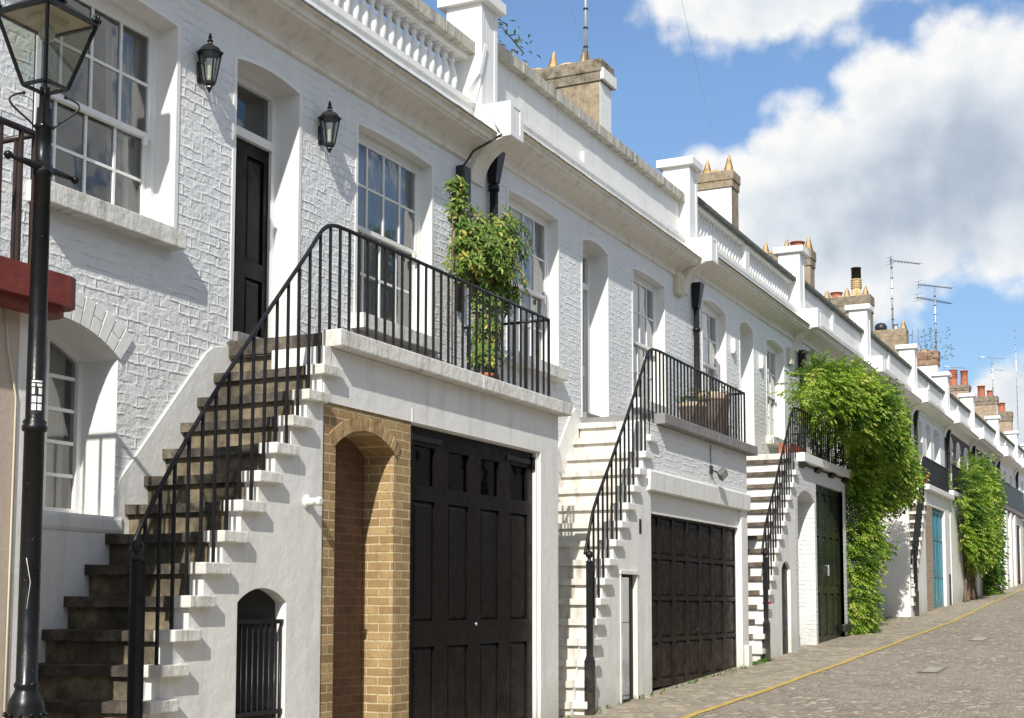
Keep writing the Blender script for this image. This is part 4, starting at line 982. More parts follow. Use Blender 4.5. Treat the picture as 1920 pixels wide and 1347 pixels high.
def chimney(h, X0, th, Y0, Y1, zb, z1, z2, mside, mfront, mcap, horns=(), pots=(), band=False, lip=.05):
    b = MB(); b.box(X0, X0+th, Y0, Y1, zb, z1, 0); b.box(X0+.001, X0+th-.001, Y0-.006, Y0, zb, z1, 1)
    zm = z1+(z2-z1)*.42
    b.bbox(X0-lip*.6, X0+th+lip*.6, Y0-lip*.6, Y1+lip, z1, zm+.02, .012, 2); b.bbox(X0-lip, X0+th+lip, Y0-lip, Y1+lip, zm, z2, .02, 2)
    if band: b.bbox(X0+.02-lip, X0+th+lip+.03, Y0-lip-.03, Y0-lip+.03, z1+.02, z1+.22, .01, 1)
    c = b.build('chimney', [M[mside], M[mfront], M[mcap]], h)
    if horns:
        for y, H in horns: q = MB(); clay_horn(q, X0+th*.4, y, z2-.01, H); q.build('clay_cowl', M['buff'], c)
        for (y, H), (y2, _) in zip(horns[:-1], horns[1:]):
            q = MB(); P = [(y+(y2-y)*k/8, z2-.005+.09*sin(pi*k/8)) for k in range(9)]; q.prism(P, 'x', X0+th*.2, X0+th*.8); q.build('cement_hump', M['buff'], c)
    for y, H, r, mt, cw, rg in pots: pot(c, X0+th*.5, y, z2-.01, H, r, M[mt], cw, rg)
    return c

# ================================================================== HOUSE 2
ops2 = [op(14.44,15.88,2.97,4.91,.025,.2), op(16.67,17.56,2.46,4.84,.08,.33), op(18.53,19.87,2.97,4.88,.025,.2)]
h2 = house_shell(2, 'second white house, with a plain panelled parapet and brown panelled garage door', M['brickw'], ops2, 'coping', 'panel')
sash_window(h2, 14.44, 15.88, 2.97, 4.91, .025, W+.13, 4, (2,2), low=.48, curtains=1.97)
sash_window(h2, 18.53, 19.87, 2.97, 4.88, .025, W+.13, 4, (2,2), low=.48, curtains=1.97)
front_door(h2, 16.67, 17.56, 2.46, 4.84, .08, W+.27, M['grey'], 4.35)
st2 = SplayStair(16.50, 2.37, .2, .2290, 16, splay=[0]*9+[.05,.12,.2,.3,.45,.58,.72])
hole2 = dict(x0=15.36, x1=15.92, z1=.375, rise=.004, d=.05, z0=-3)
s2 = staircase2('second outside staircase with cream painted risers beside the white garage pier', st2, M['treadw'], M['treadw'], M['trim'], hole2, M['render'], 16.27)
b = MB(); b.prism([(6.46+7.4,-1.9),(16.5,-1.9),(16.5,2.4),(16.40,2.55),(16.25,2.45),(14.0,-.2),(13.86,-.3)], 'y', W-.016, W+.004); b.build('rendered_dado', M['render'], h2)
d = MB(); zc = gz(15.4)
d.box(0,.30,0,.04,zc+.05,.33); d.box(.03,.27,-.008,0,zc+.1,-.35); d.box(.03,.27,-.008,0,-.2,.27); do = d.build('store_door', M['grey'], s2); do.location = (15.385, G-.0, 0); do.rotation_euler = (0,0,radians(-10)); do.scale = (.6,1,1)
d = MB(); d.box(15.355,15.38,G-.01,G+.12,zc,.375); d.box(15.90,15.925,G-.01,G+.12,zc,.375); d.box(15.34,15.94,G-.02,G+.04,.37,.41); d.build('store_door_frame', M['render2'], s2)
d = MB(); d.box(16.0,16.07,G-.004,G,.88,1.06); 
for k in range(5): d.box(16.0,16.07,G-.008,G-.004,.89+.034*k,.905+.034*k)
tag(d.build('air_brick', M['blackp']), 'small dark upright vent in the second white stair wall', 'vent')
def b2(x): return st2.top(x) if x < 16.6 else 2.45
railing('second iron stair railing, beside the cream steps and round the balcony with two big planters', [(14.31,.57),(14.42,.8),(14.60,1.14),(15.13,1.73),(15.70,2.38),(16.15,2.93),(16.35,3.17),(16.50,3.26),(16.72,3.285),(20.6,3.26)], G+.005, .140, b2, True, (14.27,.52,gz(14.2)), .02, 14.42)
b = MB()
b.box(16.271, 16.42, G, G+.3, gz(16)-.4, 1.66); b.box(20.345, 20.66, G, W, gz(20)-.4, 1.66); b.box(16.271, 20.66, G+.001, G+.4, 1.66, 2.31, 1)
b.prism([(G-.055,1.675),(G-.045,1.45),(G,1.435),(G,1.70),(G-.04,1.70)], 'x', 16.285, 20.68, 0)
b.box(16.42, 20.345, G+.055, G+.2, 1.165, 1.45, 2); b.box(16.42,20.345,G+.035,G+.055,1.40,1.45,2)
b.build('garage_wall', [M['render'], M['brickw'], M['trim']], h2)
b = MB(); b.bbox(16.64, 18.9, G-.12, G+.08, 2.315, 2.455, .012); b.bbox(18.903, 20.88, G-.12, G+.08, 2.313, 2.453, .012); b.box(16.6, 20.8, G+.075, W, 2.33, 2.445); b.build('balcony_slab', M['slabgrey'], h2)
gd = MB(); x0, x1 = 16.43, 20.335; z0 = gz(18.3)-.02; Yd = G+.10; H = 1.16-z0
for k in range(7):
    xa = x0+(x1-x0)*k/7; xb = x0+(x1-x0)*(k+1)/7
    rails = []
    for r_ in range(4): rails.append((z0+H*(.03+.243*r_)+.03, z0+H*(.03+.243*(r_+1))-.03))
    panel_leaf(gd, xa, xb, Yd, z0, 1.16, rails, st=.055)
gdo = gd.build('garage_door', M['garage2'], h2)
b = MB(); b.tube([(18.30,Yd-.04,-.33),(18.42,Yd-.04,-.33)], .012, 0, 6); b.tube([(18.36,Yd,-.33),(18.36,Yd-.04,-.33)], .014, 0, 6); b.build('handle', M['iron'], gdo)
b = MB()
b.box(16.4,20.36,G+.03,G+.12,gz(18)-.3,gz(16.4)-.0); b.build('garage_sill', M['slabgrey'], h2)
b = MB(); b.bbox(20.41, 20.60, G-.07, G, gz(20.5)-.1, gz(20.5)+.32, .01); b.build('pier_guard', M['trim'], h2)
downpipe(h2, 21.2, 5.22)
chimney(h2, 20.97, .5, 8.65, 10.3, 5.7, 8.79, 9.17, 'chimr', 'render', 'chimc', horns=((9.02,.46),(9.62,.42),(10.15,.3)), band=True)
# floodlight
t = empty('floodlight', 'black swivelling floodlight on the white brick above the panelled garage door', 'floodlight', (18.85, G, 1.98))
b = MB(); b.bbox(-.04,.04,-.03,0,-.12,.0,.004); b.tube([(0,-.02,-.06),(.02,-.10,-.10)], .012, 0, 6); b.tube([(0,-.01,0),(0,-.012,.3)], .006, 0, 4); b.build('bracket', M['blackp'], t)
b = MB(); b.bbox(-.13,.13,-.05,.05,-.08,.08,.012); o = b.build('lamp_housing', M['blackp'], t); o.scale = (.75,.8,.8); o.location = (.10,-.15,-.12); o.rotation_euler = (radians(40),radians(18),radians(10))
b = MB(); b.box(-.105,.105,-.053,-.05,-.06,.06); q = b.build('lens', M['amber'], o)
for k, (X, lab) in enumerate(((20.44,'cream alarm box under the cornice beside the downpipe of the second house'),)):
    c = MB(); c.bbox(-.14,.14,-.09,0,-.18,.18,.02); c.box(-.09,.09,-.095,-.089,-.10,.10,1); o = c.build('alarm_box', [M['cream'], mat('pale_yellow_plastic', (.6,.5,.28), .5)]); tag(o, lab, 'alarm box'); o.location = (X, W, 5.04)
# planters
def planter(label, X, Y, Z, r, H, n, hh, spread, seed, dry=.0):
    rr_ = random.Random(seed)
    t = empty('planter', label, 'planter', (X, Y, Z))
    p = MB(); p.lathe([(r*.68,0),(r*.95,H*.84),(r*1.04,H*.85),(r*1.06,H*.88),(r*1.04,H*.98),(r,H),(r*.92,H),(r*.9,H*.86)], (0,0,0), 28); p.build('pot', M['terrap'], t)
    s = MB(); s.lathe([(r*.9,H*.87),(r*.5,H*.9),(.01,H*.91)], (0,0,0), 16); s.build('soil', M['rubber'], t)
    f = MB()
    for k in range(n):
        a = rr_.uniform(0, 2*pi); q = r*rr_.random()**.5*.9; p0 = Vector((q*cos(a), q*sin(a), H*.9)); d = Vector((cos(a)*spread, sin(a)*spread, 1)).normalized()
        L = hh*rr_.uniform(.5,1); m = 1 if rr_.random() < dry else 0
        for j in range(4): leaf(f, p0+d*L*j/4, (d+rv(rr_)*.6).normalized(), Vector((0,0,1)), L*.45, L*.12, m)
    f.build('foliage', [M['leafc'], M['leafd']], t)
planter('smaller pale planter with straggly weeds on the second balcony', 19.0, 6.4, 2.45, .21, .46, 40, .22, .7, 3, .2)
planter('big pale terracotta planter with dry twigs on the second balcony', 20.0, 6.40, 2.45, .25, .74, 36, .22, .8, 4, .7)

# ================================================================== HOUSE 3
ops3 = [op(21.72,23.0,3.2,5.05,.08,.2), op(23.86,24.68,2.72,5.04,.1,.3), op(25.6,26.85,3.2,5.05,.08,.2)]
h3 = house_shell(3, 'third white house, with a fine balustrade parapet and dark green garage door', M['brickw'], ops3, 'copingdark', 'balusters', bays=2)
sash_window(h3, 21.72, 23.0, 3.2, 5.05, .08, W+.13, 3, (2,2), low=.48, curtains=1.97)
sash_window(h3, 25.6, 26.85, 3.2, 5.05, .08, W+.13, 3, (2,2), low=.48, curtains=1.97)
front_door(h3, 23.86, 24.68, 2.72, 5.04, .1, W+.22, M['joinery'], 4.6)
st3 = SplayStair(23.62, 2.55, .2, .2310, 15, splay=[0]*9+[.04,.09,.15,.22,.30,.4])
hole3 = dict(x0=22.6, x1=23.16, z1=.60, rise=.13, d=.1, z0=-3)
s3 = staircase2('third outside staircase with white risers and dark worn nosings', st3, M['treadd'], M['trim'], M['trim'], hole3, M['render'], 23.58)
d = MB(); d.prism([(22.62,gz(22.6)),(23.14,gz(22.6))]+arch_pts(22.62,23.14,.6,.12)[::-1], 'y', G+.05, G+.08); d.build('store_door', M['door'], s3)
b = MB(); b.prism([(20.9,-1.6),(23.8,-1.6),(23.8,2.7),(23.5,2.75),(21.1,-.1)], 'y', W-.016, W+.004); b.build('rendered_dado', M['render'], h3)
def b3(x): return st3.top(x) if x < 23.75 else 2.66
railing('third iron stair railing, beside the white steps and under the climber', [(21.47,.82),(21.55,1.0),(21.75,1.35),(22.3,1.98),(22.82,2.60),(23.25,3.1),(23.45,3.33),(23.6,3.42),(23.85,3.44),(27.4,3.44)], G+.005, .15, b3, True, (21.42,.78,gz(21.4)), .02, 21.55)
b = MB()
wall_holes(b, 23.582, 27.47, gz(23)-.4, 2.5, G, [op(23.72,24.93,gz(23)-.4,1.86,.17,.92,back=0), op(25.06,27.22,gz(25)-.4,2.22,0,.14)], 0, 0)
b.box(27.22, 27.47, G+.002, W, gz(27)-.4, 2.5); b.box(23.73,24.92,G+.3,G+.9,gz(23)-.2,gz(24.4)+.2,1)
b.build('garage_wall', [M['brickw2'], M['slabgrey']], h3)
b = MB(); b.bbox(23.80, 27.62, G-.12, G+.1, 2.505, 2.665, .012); b.box(23.75, 27.6, G+.09, W, 2.52, 2.655, 1); b.build('balcony_slab', [M['trim'], M['treadw']], h3)
b = MB()
for X in (23.98, 25.1, 26.2, 27.3): b.prism([(G-.09,2.5),(G-.085,2.46),(G-.03,2.42),(G,2.41),(G,2.5)], 'x', X-.16, X+.16)
b.box(23.9, 27.55, G-.03, G-.001, 2.47, 2.5); b.build('corbels', M['iron'], h3)
gd = MB(); x0, x1 = 25.07, 27.21; z0 = gz(26)-.05; Yd = G+.06
for k in range(4):
    xa = x0+(x1-x0)*k/4; xb = x0+(x1-x0)*(k+1)/4
    panel_leaf(gd, xa, xb, Yd, z0, 2.2, [(z0+.16,.22),(.36,1.28),(1.42,2.08)], st=.1)
gdo = gd.build('garage_door', M['garage3'], h3)
b = MB(); b.bbox(26.10,26.16,Yd-.03,Yd,.55,.75,.006); b.build('handle', M['steel'], gdo)
downpipe(h3, 27.66, 2.45, hopper=False, r=.045)
b = MB(); b.bbox(27.0,27.5,G-.06,G+.02,gz(27.2)+.1,gz(27.2)+.25,.02); b.build('door_stop', M['blackp'], h3)
chimney(h3, 27.6, .48, 8.4, 9.7, 5.9, 8.78, 9.14, 'trim', 'chimr', 'chimr', horns=((8.52,.46),(9.0,.40)), pots=((9.28,.30,.13,'chimc',None,False),))
for X, Z, lab in ((23.35, 4.55, 'white box light left of the third house door'), (25.12, 4.55, 'white box light right of the third house door')):
    c = MB(); c.bbox(-.05,.05,-.07,0,-.13,.13,.015); c.bbox(-.035,.035,-.085,-.068,-.10,.10,.01,1); o = c.build('wall_light', [M['plastic'], M['amber']]); tag(o, lab, 'wall light'); o.location = (X, W, Z)
c = MB(); c.bbox(-.12,.12,-.08,0,-.17,.17,.02); o = c.build('alarm_box', M['cream']); tag(o, 'beige alarm box high on the wall at the end of the third house', 'alarm box'); o.location = (27.25, W, 5.0)
c = MB(); c.bbox(-.05,.05,-.16,-.05,-.03,.04,.01); c.tube([(0,-.07,0),(0,0,0)], .014, 0, 6); o = c.build('security_camera', M['blackp']); tag(o, 'small black camera under the beige alarm box', 'camera'); o.location = (27.28, W, 4.62)
c = MB(); c.bbox(-.55,.55,-.12,.12,0,.22,.015); 
for k in range(12): c.box(-.5+k*.09,-.47+k*.09,-.125,-.12,.02,.2)
o = c.build('window_box', M['terra']); tag(o, 'red ribbed trough on the third balcony under the climber', 'planter'); o.location = (24.7, 6.42, 2.66)
c = MB(); c.bbox(-.07,.09,-.05,.05,0,.04,.006); c.bbox(-.03,.06,-.04,.03,.04,.075,.01,1); o = c.build('crumpled_packet', [M['redp'], M['plastic']]); tag(o, 'crumpled red and white packet on a white step of the third staircase', 'litter'); o.location = (st3.xo(11)+.1, G+.0, st3.z(11)+.004)

# ================================================================== HOUSE 4 (behind the climber)
ops4 = [op(28.7,29.9,3.3,5.05,.1,.2), op(31.1,31.9,2.9,5.05,.15,.25), op(32.6,33.7,3.3,5.05,.1,.2), op(29.2,31.6,gz(29)-.4,1.9,.2,.2), op(32.3,33.2,gz(33)-.4,1.7,.2,.3)]
h4 = house_shell(4, 'fourth white house, half hidden behind the big climber, with no garage block', M['brickw2'], ops4, 'copingdark', 'panel')
sash_window(h4, 28.7, 29.9, 3.3, 5.05, .1, W+.13, 3, (2,2)); sash_window(h4, 32.6, 33.7, 3.3, 5.05, .1, W+.13, 3, (2,2)); front_door(h4, 31.1, 31.9, 2.9, 5.05, .15, W+.18, M['joinery'], 4.6)
gd = MB()
for k in range(4): panel_leaf(gd, 29.2+k*.6, 29.8+k*.6, W+.12, gz(29), 1.9, [(gz(29)+.2, .3), (.45, 1.75)], st=.08)
gd.prism([(29.2,1.9),(31.6,1.9)]+arch_pts(29.2,31.6,1.9,.2)[::-1], 'y', W+.12, W+.16); gd.build('garage_door', M['garage1'], h4)
gd = MB(); panel_leaf(gd, 32.3, 33.2, W+.2, gz(33), 1.7, [(gz(33)+.2,.4),(.55,1.6)]); gd.prism([(32.3,1.7),(33.2,1.7)]+arch_pts(32.3,33.2,1.7,.2)[::-1], 'y', W+.2, W+.24); gd.build('porch_door', M['door'], h4)
downpipe(h4, 28.0, 5.25)
chimney(h4, 34.1, .45, 8.35, 10.3, 6.0, 8.55, 8.98, 'chimr', 'chimr', 'chimc', horns=((8.43,.42),(9.0,.42),(9.55,.4),(10.1,.38)), pots=((8.72,.26,.18,'terra',None,False),))

# ================================================================== HOUSE 5
ops5 = [op(35.0,36.15,3.4,5.08,.35,.36), op(37.3,38.1,3.2,5.08,.3,.36), op(38.8,40.0,3.4,5.08,.35,.36)]
h5 = house_shell(5, 'brown brick house with white arched windows above teal garage doors', M['dbrick'], ops5, 'copingdark', 'panel')
for xa, xb in ((35.0,36.15),(38.8,40.0)): sash_window(h5, xa, xb, 3.4, 5.08, .35, W+.29, 2, (2,2))
front_door(h5, 37.3, 38.1, 3.2, 5.08, .3, W+.28, M['joinery'], 4.6)
def arch_band(h, wins, wd=.14, m='trim'):
    for xa, xb, z0, zs, rs in wins:
        b = MB(); P = arch_pts(xa, xb, zs, rs, 12); Q = arch_pts(xa-wd, xb+wd, zs, rs+wd, 12)
        for i in range(12): b.prism([P[i], P[i+1], Q[i+1], Q[i]], 'y', W-.02, W+.001)
        b.build('arch_band', M[m], h)
arch_band(h5, [(35.0,36.15,3.4,5.08,.35),(37.3,38.1,3.2,5.08,.3),(38.8,40.0,3.4,5.08,.35)], .06)
b = MB(); b.box(34.36, 34.47, G, W, gz(34)-.4, 2.96); b.build('stair_end_wall', M['trim'], h5)
st5 = SplayStair(36.75, 2.88, .19, .2350, 13, splay=[0]*20)
s5 = staircase2('shaded staircase between the white end wall and the brick pier by the teal doors', st5, M['treadw'], M['treads'], M['treadw'], None, M['render'], 36.72)
def b5(x): return st5.top(x) if x < 36.8 else 3.12
railing('iron stair railing and balcony of the house with teal doors', [(34.9,1.5),(35.3,1.95),(35.9,2.75),(36.3,3.3),(36.5,3.65),(36.7,3.83),(36.95,3.86),(40.75,3.86)], G+.005, .14, b5, True, (34.85,1.4,gz(34.8)), .022, 35.0)
b = MB(); b.box(36.721, 40.8, G+.001, W, 2.62, 2.99); b.box(39.95,40.8,G,W,gz(40)-.4,2.62)
b.build('garage_wall', M['render'], h5)
b = MB(); b.box(36.72, 37.78, G, W, gz(37)-.4, 2.62); b.build('brick_pier', M['stock2'], h5)
b = MB(); b.bbox(36.7,40.95,G-.13,G+.3,2.99,3.13,.012); b.box(36.7,40.9,G+.3,W,3.0,3.12); b.build('balcony_slab', M['trim'], h5)
gd = MB()
for k in range(4): panel_leaf(gd, 37.79+k*.54, 38.33+k*.54, G+.08, gz(38.8)-.02, 2.58, [(gz(38.8)+.2, .75), (.9, 1.75), (1.85, 2.48)], st=.08)
gd.build('garage_door', M['teal'], h5)
b = MB(); b.box(40.45,40.62,G-.03,G,gz(40)+.0,gz(40)+.9); b.build('dark_post', M['blackp'], h5)
downpipe(h5, 34.75, 5.4)
chimney(h5, 40.6, .5, 8.2, 9.75, 6.1, 8.63, 9.12, 'chimr', 'chimr', 'chimc', horns=((8.35,.36),(8.9,.36),(9.5,.35)), pots=((9.22,.2,.18,'terra',None,False),(8.62,.55,.15,'buff',.34,True)))

# ================================================================== HOUSES 6-10
def far_house(i, label, wm, wins, door, box, slab, cop='copingdark', rise=.1, band=False, gdoor=None, gmat='render', fmat='grey'):
    wins = [(a, b_, z0-.12, zs+.22) for a, b_, z0, zs in wins]; door = (door[0], door[1], door[2], door[3]+.22)
    ops = [op(a, b_, z0, zs, rise, .36) for a, b_, z0, zs in wins]
    if door: ops.append(op(*door, rise, .36))
    h = house_shell(i, label, M[wm], ops, cop, 'panel')
    for a, b_, z0, zs in wins: sash_window(h, a, b_, z0, zs, rise, W+.29, 2, (2,2))
    if door: front_door(h, *door, rise, W+.28, M[fmat], door[3]-.4)
    if band: arch_band(h, [(a, b_, z0, zs, rise) for a, b_, z0, zs in wins]+([(door[0],door[1],door[2],door[3],rise)] if door else []), .05)
    if box:
        xa, xb = box; b = MB(); g_ops = []
        if gdoor: g_ops = [op(gdoor[0], gdoor[1], gz(gdoor[0])-.4, gdoor[2], 0, .1)]
        wall_holes(b, xa, xb, gz(xa)-.4, slab-.14, G, g_ops, 0, 0); b.box(xa, xb, G+.12, W, gz(xa)-.4, slab-.14, skip='b'); b.face([(xa,G,gz(xa)-.4),(xa,G+.13,gz(xa)-.4),(xa,G+.13,slab-.14),(xa,G,slab-.14)]); b.build('garage_wall', M[gmat], h)
        b = MB(); b.bbox(xa-.05, xb+.05, G-.12, W, slab-.14, slab, .012); b.build('balcony_slab', M['trim'] if i < 8 else M['slabgrey'], h)
        if gdoor:
            gd = MB(); n = max(2, int((gdoor[1]-gdoor[0])/.55)); w_ = (gdoor[1]-gdoor[0])/n
            for k in range(n): panel_leaf(gd, gdoor[0]+k*w_, gdoor[0]+(k+1)*w_, G+.05, gz(gdoor[0]), gdoor[2], [(gz(gdoor[0])+.2, .9), (1.1, gdoor[2]-.12)], st=.07)
            gd.build('garage_door', M[gdoor[3]], h)
    downpipe(h, HB[i]+.35, HG[i]-.35)
    return h
h6 = far_house(6, 'white house with three tall openings between the teal doors and the second climber', 'brickw2', [(41.7,42.8,3.55,5.3),(44.9,46.1,3.55,5.3)], (43.5,44.3,3.3,5.3), (41.0,46.95), 3.28, gdoor=(44.2,46.1,2.7,'garage1'))
h7 = far_house(7, 'brown brick house with white arched windows behind the second climber', 'dbrick', [(47.7,48.8,3.7,5.1),(51.4,52.5,3.7,5.1)], (49.6,50.5,3.4,5.1), (47.1,51.2), 3.35, rise=.32, band=True, gdoor=(49.3,50.9,2.7,'garage2'))
h8 = far_house(8, 'brown brick house above the long dark balcony railing', 'dbrick', [(53.8,54.9,3.9,5.3),(58.4,59.6,3.9,5.3)], (56.2,57.1,3.7,5.3), (51.25,60.3), 3.68, rise=.3, band=True, gdoor=(57.0,59.4,3.2,'garage1'), gmat='render2')
h9 = far_house(9, 'white house just past the long dark balcony railing', 'brickw2', [(61.3,62.5,4.1,5.6),(65.5,66.7,4.1,5.6)], (63.4,64.3,3.9,5.6), (60.6,67.4), 3.85, gdoor=(62.5,65.0,3.3,'garage3'), gmat='stock2')
h10 = far_house(10, 'farthest white house of the row at the right edge', 'brickw', [(68.3,69.5,4.3,5.7),(72.4,73.6,4.3,5.7)], (70.4,71.3,4.1,5.7), (67.6,74.3), 4.1, gdoor=(69.5,72.0,3.4,'garage1'))
b = MB()
for X in (51.9, 53.6, 55.2, 56.5): b.bbox(X, X+.55, G-.10, G, gz(X)-.3, 3.5, .015)
b.build('pilasters', M['trim'], h8)
railing('long dark iron railing of the far balcony near the right edge', [(51.35,4.55),(60.1,4.56)], G-.06, .10, lambda x: 3.68, True, None, .055, 51.5)
railing('dark iron railing of the balcony behind the second climber', [(41.1,4.05),(46.8,4.05)], G-.04, .14, lambda x: 3.28, True, None, .022, 41.3)
chimney(h6, 46.75, .5, 8.25, 9.5, 6.2, 9.0, 9.25, 'chimr', 'chimr', 'chimr', pots=((9.12,.05,.17,'blackp',None,False),(8.62,.22,.08,'steel',None,False)), horns=((8.36,.36),), lip=.01)
b = MB(); b.lathe([(.18,0),(.2,.06),(.21,.16),(.15,.25),(.03,.29)], (47.0,9.12,9.25), 14); b.build('cowl', M['blackp'], h6)
chimney(h7, 52.8, .5, 8.2, 9.4, 6.3, 8.95, 9.50, 'trim', 'trim', 'chimb', pots=((9.1,.16,.12,'terra',None,False),(8.7,.1,.15,'buff',None,False)))
chimney(h8, 60.3, .5, 8.1, 9.2, 6.4, 9.05, 9.28, 'stock2', 'stock2', 'chimc', pots=((8.75,.72,.17,'terra',None,True),(8.3,.66,.16,'terra',None,False)))
chimney(h9, 67.3, .5, 7.8, 9.0, 6.5, 9.35, 9.75, 'stock2', 'trim', 'chimc', pots=((8.5,.55,.18,'terra',None,False),(8.1,.3,.16,'terra',None,False)))
chimney(h10, 74.2, .5, 7.9, 8.9, 6.6, 9.4, 9.9, 'stock2', 'stock2', 'chimc', pots=((8.4,.5,.2,'terra',None,False),))
c = MB(); c.bbox(-.25,.25,-.2,.2,.0,.5,.03); c.bbox(-.27,.27,-.22,.22,.5,.56,.02); o = c.build('crate', M['redp']); tag(o, 'red box on the ground at the foot of the far brick wall', 'box'); o.location = (60.9, G-.35, gz(60.9))

# ================================================================== climbers
def frond(b, r, p, d, L, m, lw):
    """drooping pinnate spray"""
    n = 5; pts = []; q = p.copy(); dd = d.normalized()
    for k in range(n+1):
        pts.append(q.copy()); q = q+dd*L/n; dd = (dd+Vector((0,0,-.16))).normalized()
    side = dd.cross(Vector((0,0,1)))
    if side.length < .05: side = Vector((1,0,0))
    side.normalize(); side = (side+rv(r)*.35).normalized()
    for k in range(1, n+1):
        ax = (pts[k]-pts[k-1]).normalized(); up = side.cross(ax)
        for s in (-1, 1): leaf(b, pts[k], (side*s+ax*.55+Vector((0,0,-.25))+rv(r)*.2), up, lw*r.uniform(.8,1.25), lw*.42, m, .12)
    leaf(b, pts[-1], dd, side, lw*1.2, lw*.45, m, .1)
def climber(label, blobs, seed, lw, trunks, name='climbing_plant', dens=1., mats=('leafa','leafb','leafc'), pale=.22):
    r = random.Random(seed)
    t = empty(name, label, 'climbing plant', (trunks[0][0][0][0], trunks[0][0][0][1], gz(trunks[0][0][0][0])))
    off = Vector(t.location); f = MB()
    for c, rad, n in blobs:
        c = Vector(c)
        for _ in range(int(n*dens)):
            d = rv(r); d.y = -abs(d.y) if r.random() < .7 else d.y
            k = r.uniform(.72,1.06) if r.random() < .75 else r.random()**.5
            p = c+Vector((d.x*rad[0], d.y*rad[1], d.z*rad[2]))*k
            if p.y > W-.02: continue
            lump = sin(p.x*4.1+p.z*2.3)+sin(p.z*5.7-p.x*1.9+2)+.8*sin(p.y*6+p.x*3)
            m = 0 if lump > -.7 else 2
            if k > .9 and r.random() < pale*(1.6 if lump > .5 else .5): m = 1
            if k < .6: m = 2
            dr = Vector((d.x*.8, d.y*.9-.25, d.z*.5+.12))+rv(r)*.45
            frond(f, r, p-off, dr, r.uniform(.22,.42)*lw/.09, m, lw)
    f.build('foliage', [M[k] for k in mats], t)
    s = MB()
    for pts, rad in trunks: s.tube([Vector(p)-off for p in pts], rad, 0, 7)
    s.build('trunk', M['bark'], t)
    return t
gy = gz(28)
climber('big bright green climber spilling over the third balcony and down to the road', [
    ((24.8,6.0,3.86),(.8,.45,.42),260), ((25.5,5.95,3.88),(1.0,.55,.50),400), ((26.5,5.9,3.82),(1.25,.75,.66),520), ((27.8,5.9,3.72),(1.3,.75,.8),560), ((29.1,6.0,3.42),(1.25,.62,.85),520),
    ((30.3,6.05,3.12),(1.15,.6,.72),450), ((31.4,6.1,2.9),(1.05,.55,.62),380), ((32.2,6.15,2.8),(.8,.45,.48),230),
    ((29.1,6.15,2.6),(1.4,.5,.7),420), ((28.6,6.2,1.95),(.95,.4,.7),330), ((28.5,6.2,1.1),(.8,.38,.55),240), ((28.3,6.2,.35),(.62,.33,.55),160), ((28.25,6.2,-.25),(.55,.3,.38),120), ((29.5,6.15,1.2),(.5,.35,.2),60), ((30.3,6.1,2.3),(.5,.4,.25),70), ((28.1,6.1,2.6),(.6,.35,.45),110)],
    21, .078, [(((27.95,6.75,gy-.02),(28.0,6.8,.4),(28.1,6.75,1.5),(28.6,6.7,2.8),(29.2,6.4,3.5)),[.06,.05,.045,.04,.02]), (((28.1,6.6,gy),(28.25,6.7,.3),(28.2,6.7,1.5),(27.4,6.6,2.9),(25.5,6.3,3.7)),[.045,.04,.04,.03,.02]), (((28.05,6.65,gy),(28.4,6.6,-.3),(28.6,6.6,.8),(30.2,6.6,3.2),(32.4,6.3,3.5)),[.04,.035,.03,.03,.015])], dens=1.55)
climber('second green climber with thick bare trunks, past the teal doors', [
    ((43.2,6.0,3.15),(1.6,.45,.9),360), ((44.9,5.95,3.5),(1.7,.5,1.0),400), ((43.4,5.95,2.2),(1.5,.4,.8),330), ((45.0,5.95,2.4),(1.5,.45,.9),320), ((43.9,5.95,1.6),(1.2,.35,.4),150)],
    22, .095, [(((42.9,5.95,gz(43)-.02),(43.5,6.0,.5),(43.2,6.1,1.4),(43.0,6.2,2.8)),[.075,.06,.055,.03]), (((43.9,5.9,gz(44)-.02),(43.8,6.0,.6),(44.3,6.0,1.5),(45.2,6.1,3.0)),[.10,.08,.06,.03]), (((44.9,5.95,gz(44)-.02),(44.3,6.0,.8),(44.0,6.0,1.8),(43.8,6.1,2.8)),[.06,.055,.05,.03]), (((42.3,5.95,gz(43)-.02),(43.0,6.0,.7),(43.6,6.0,1.6),(44.4,6.1,3.0)),[.045,.04,.04,.03])], dens=1.5, pale=.3)
climber('third climber, darker and hanging down to the ground beyond the second', [
    ((46.6,6.1,3.9),(.9,.35,.55),150), ((47.8,6.1,3.3),(1.3,.35,.75),260), ((47.9,6.1,2.4),(1.3,.33,.8),260), ((48.1,6.1,1.5),(1.1,.3,.8),220), ((48.3,6.1,.8),(.95,.28,.6),170)],
    23, .10, [(((48.5,6.02,gz(48.5)-.02),(48.4,6.05,1.2),(48.0,6.1,3.0)),[.09,.07,.04])], mats=('leafc','leafa','leafc'), pale=.22, dens=1.4)
# wisp of dry creeper on the downpipe
r = random.Random(5); f = MB()
for _ in range(150):
    p = Vector((27.95+r.uniform(-.18,.3), 6.85+r.uniform(-.2,.15), r.uniform(4.25,5.25))); frond(f, r, p, rv(r)+Vector((0,-.3,-.6)), .16, 1 if (p.z > 4.8 and r.random() < .6) else 0, .06)
tag(f.build('dry_creeper', [M['leafa'], M['leafd']]), 'wisp of browning creeper hanging on the downpipe above the big climber', 'climbing plant')
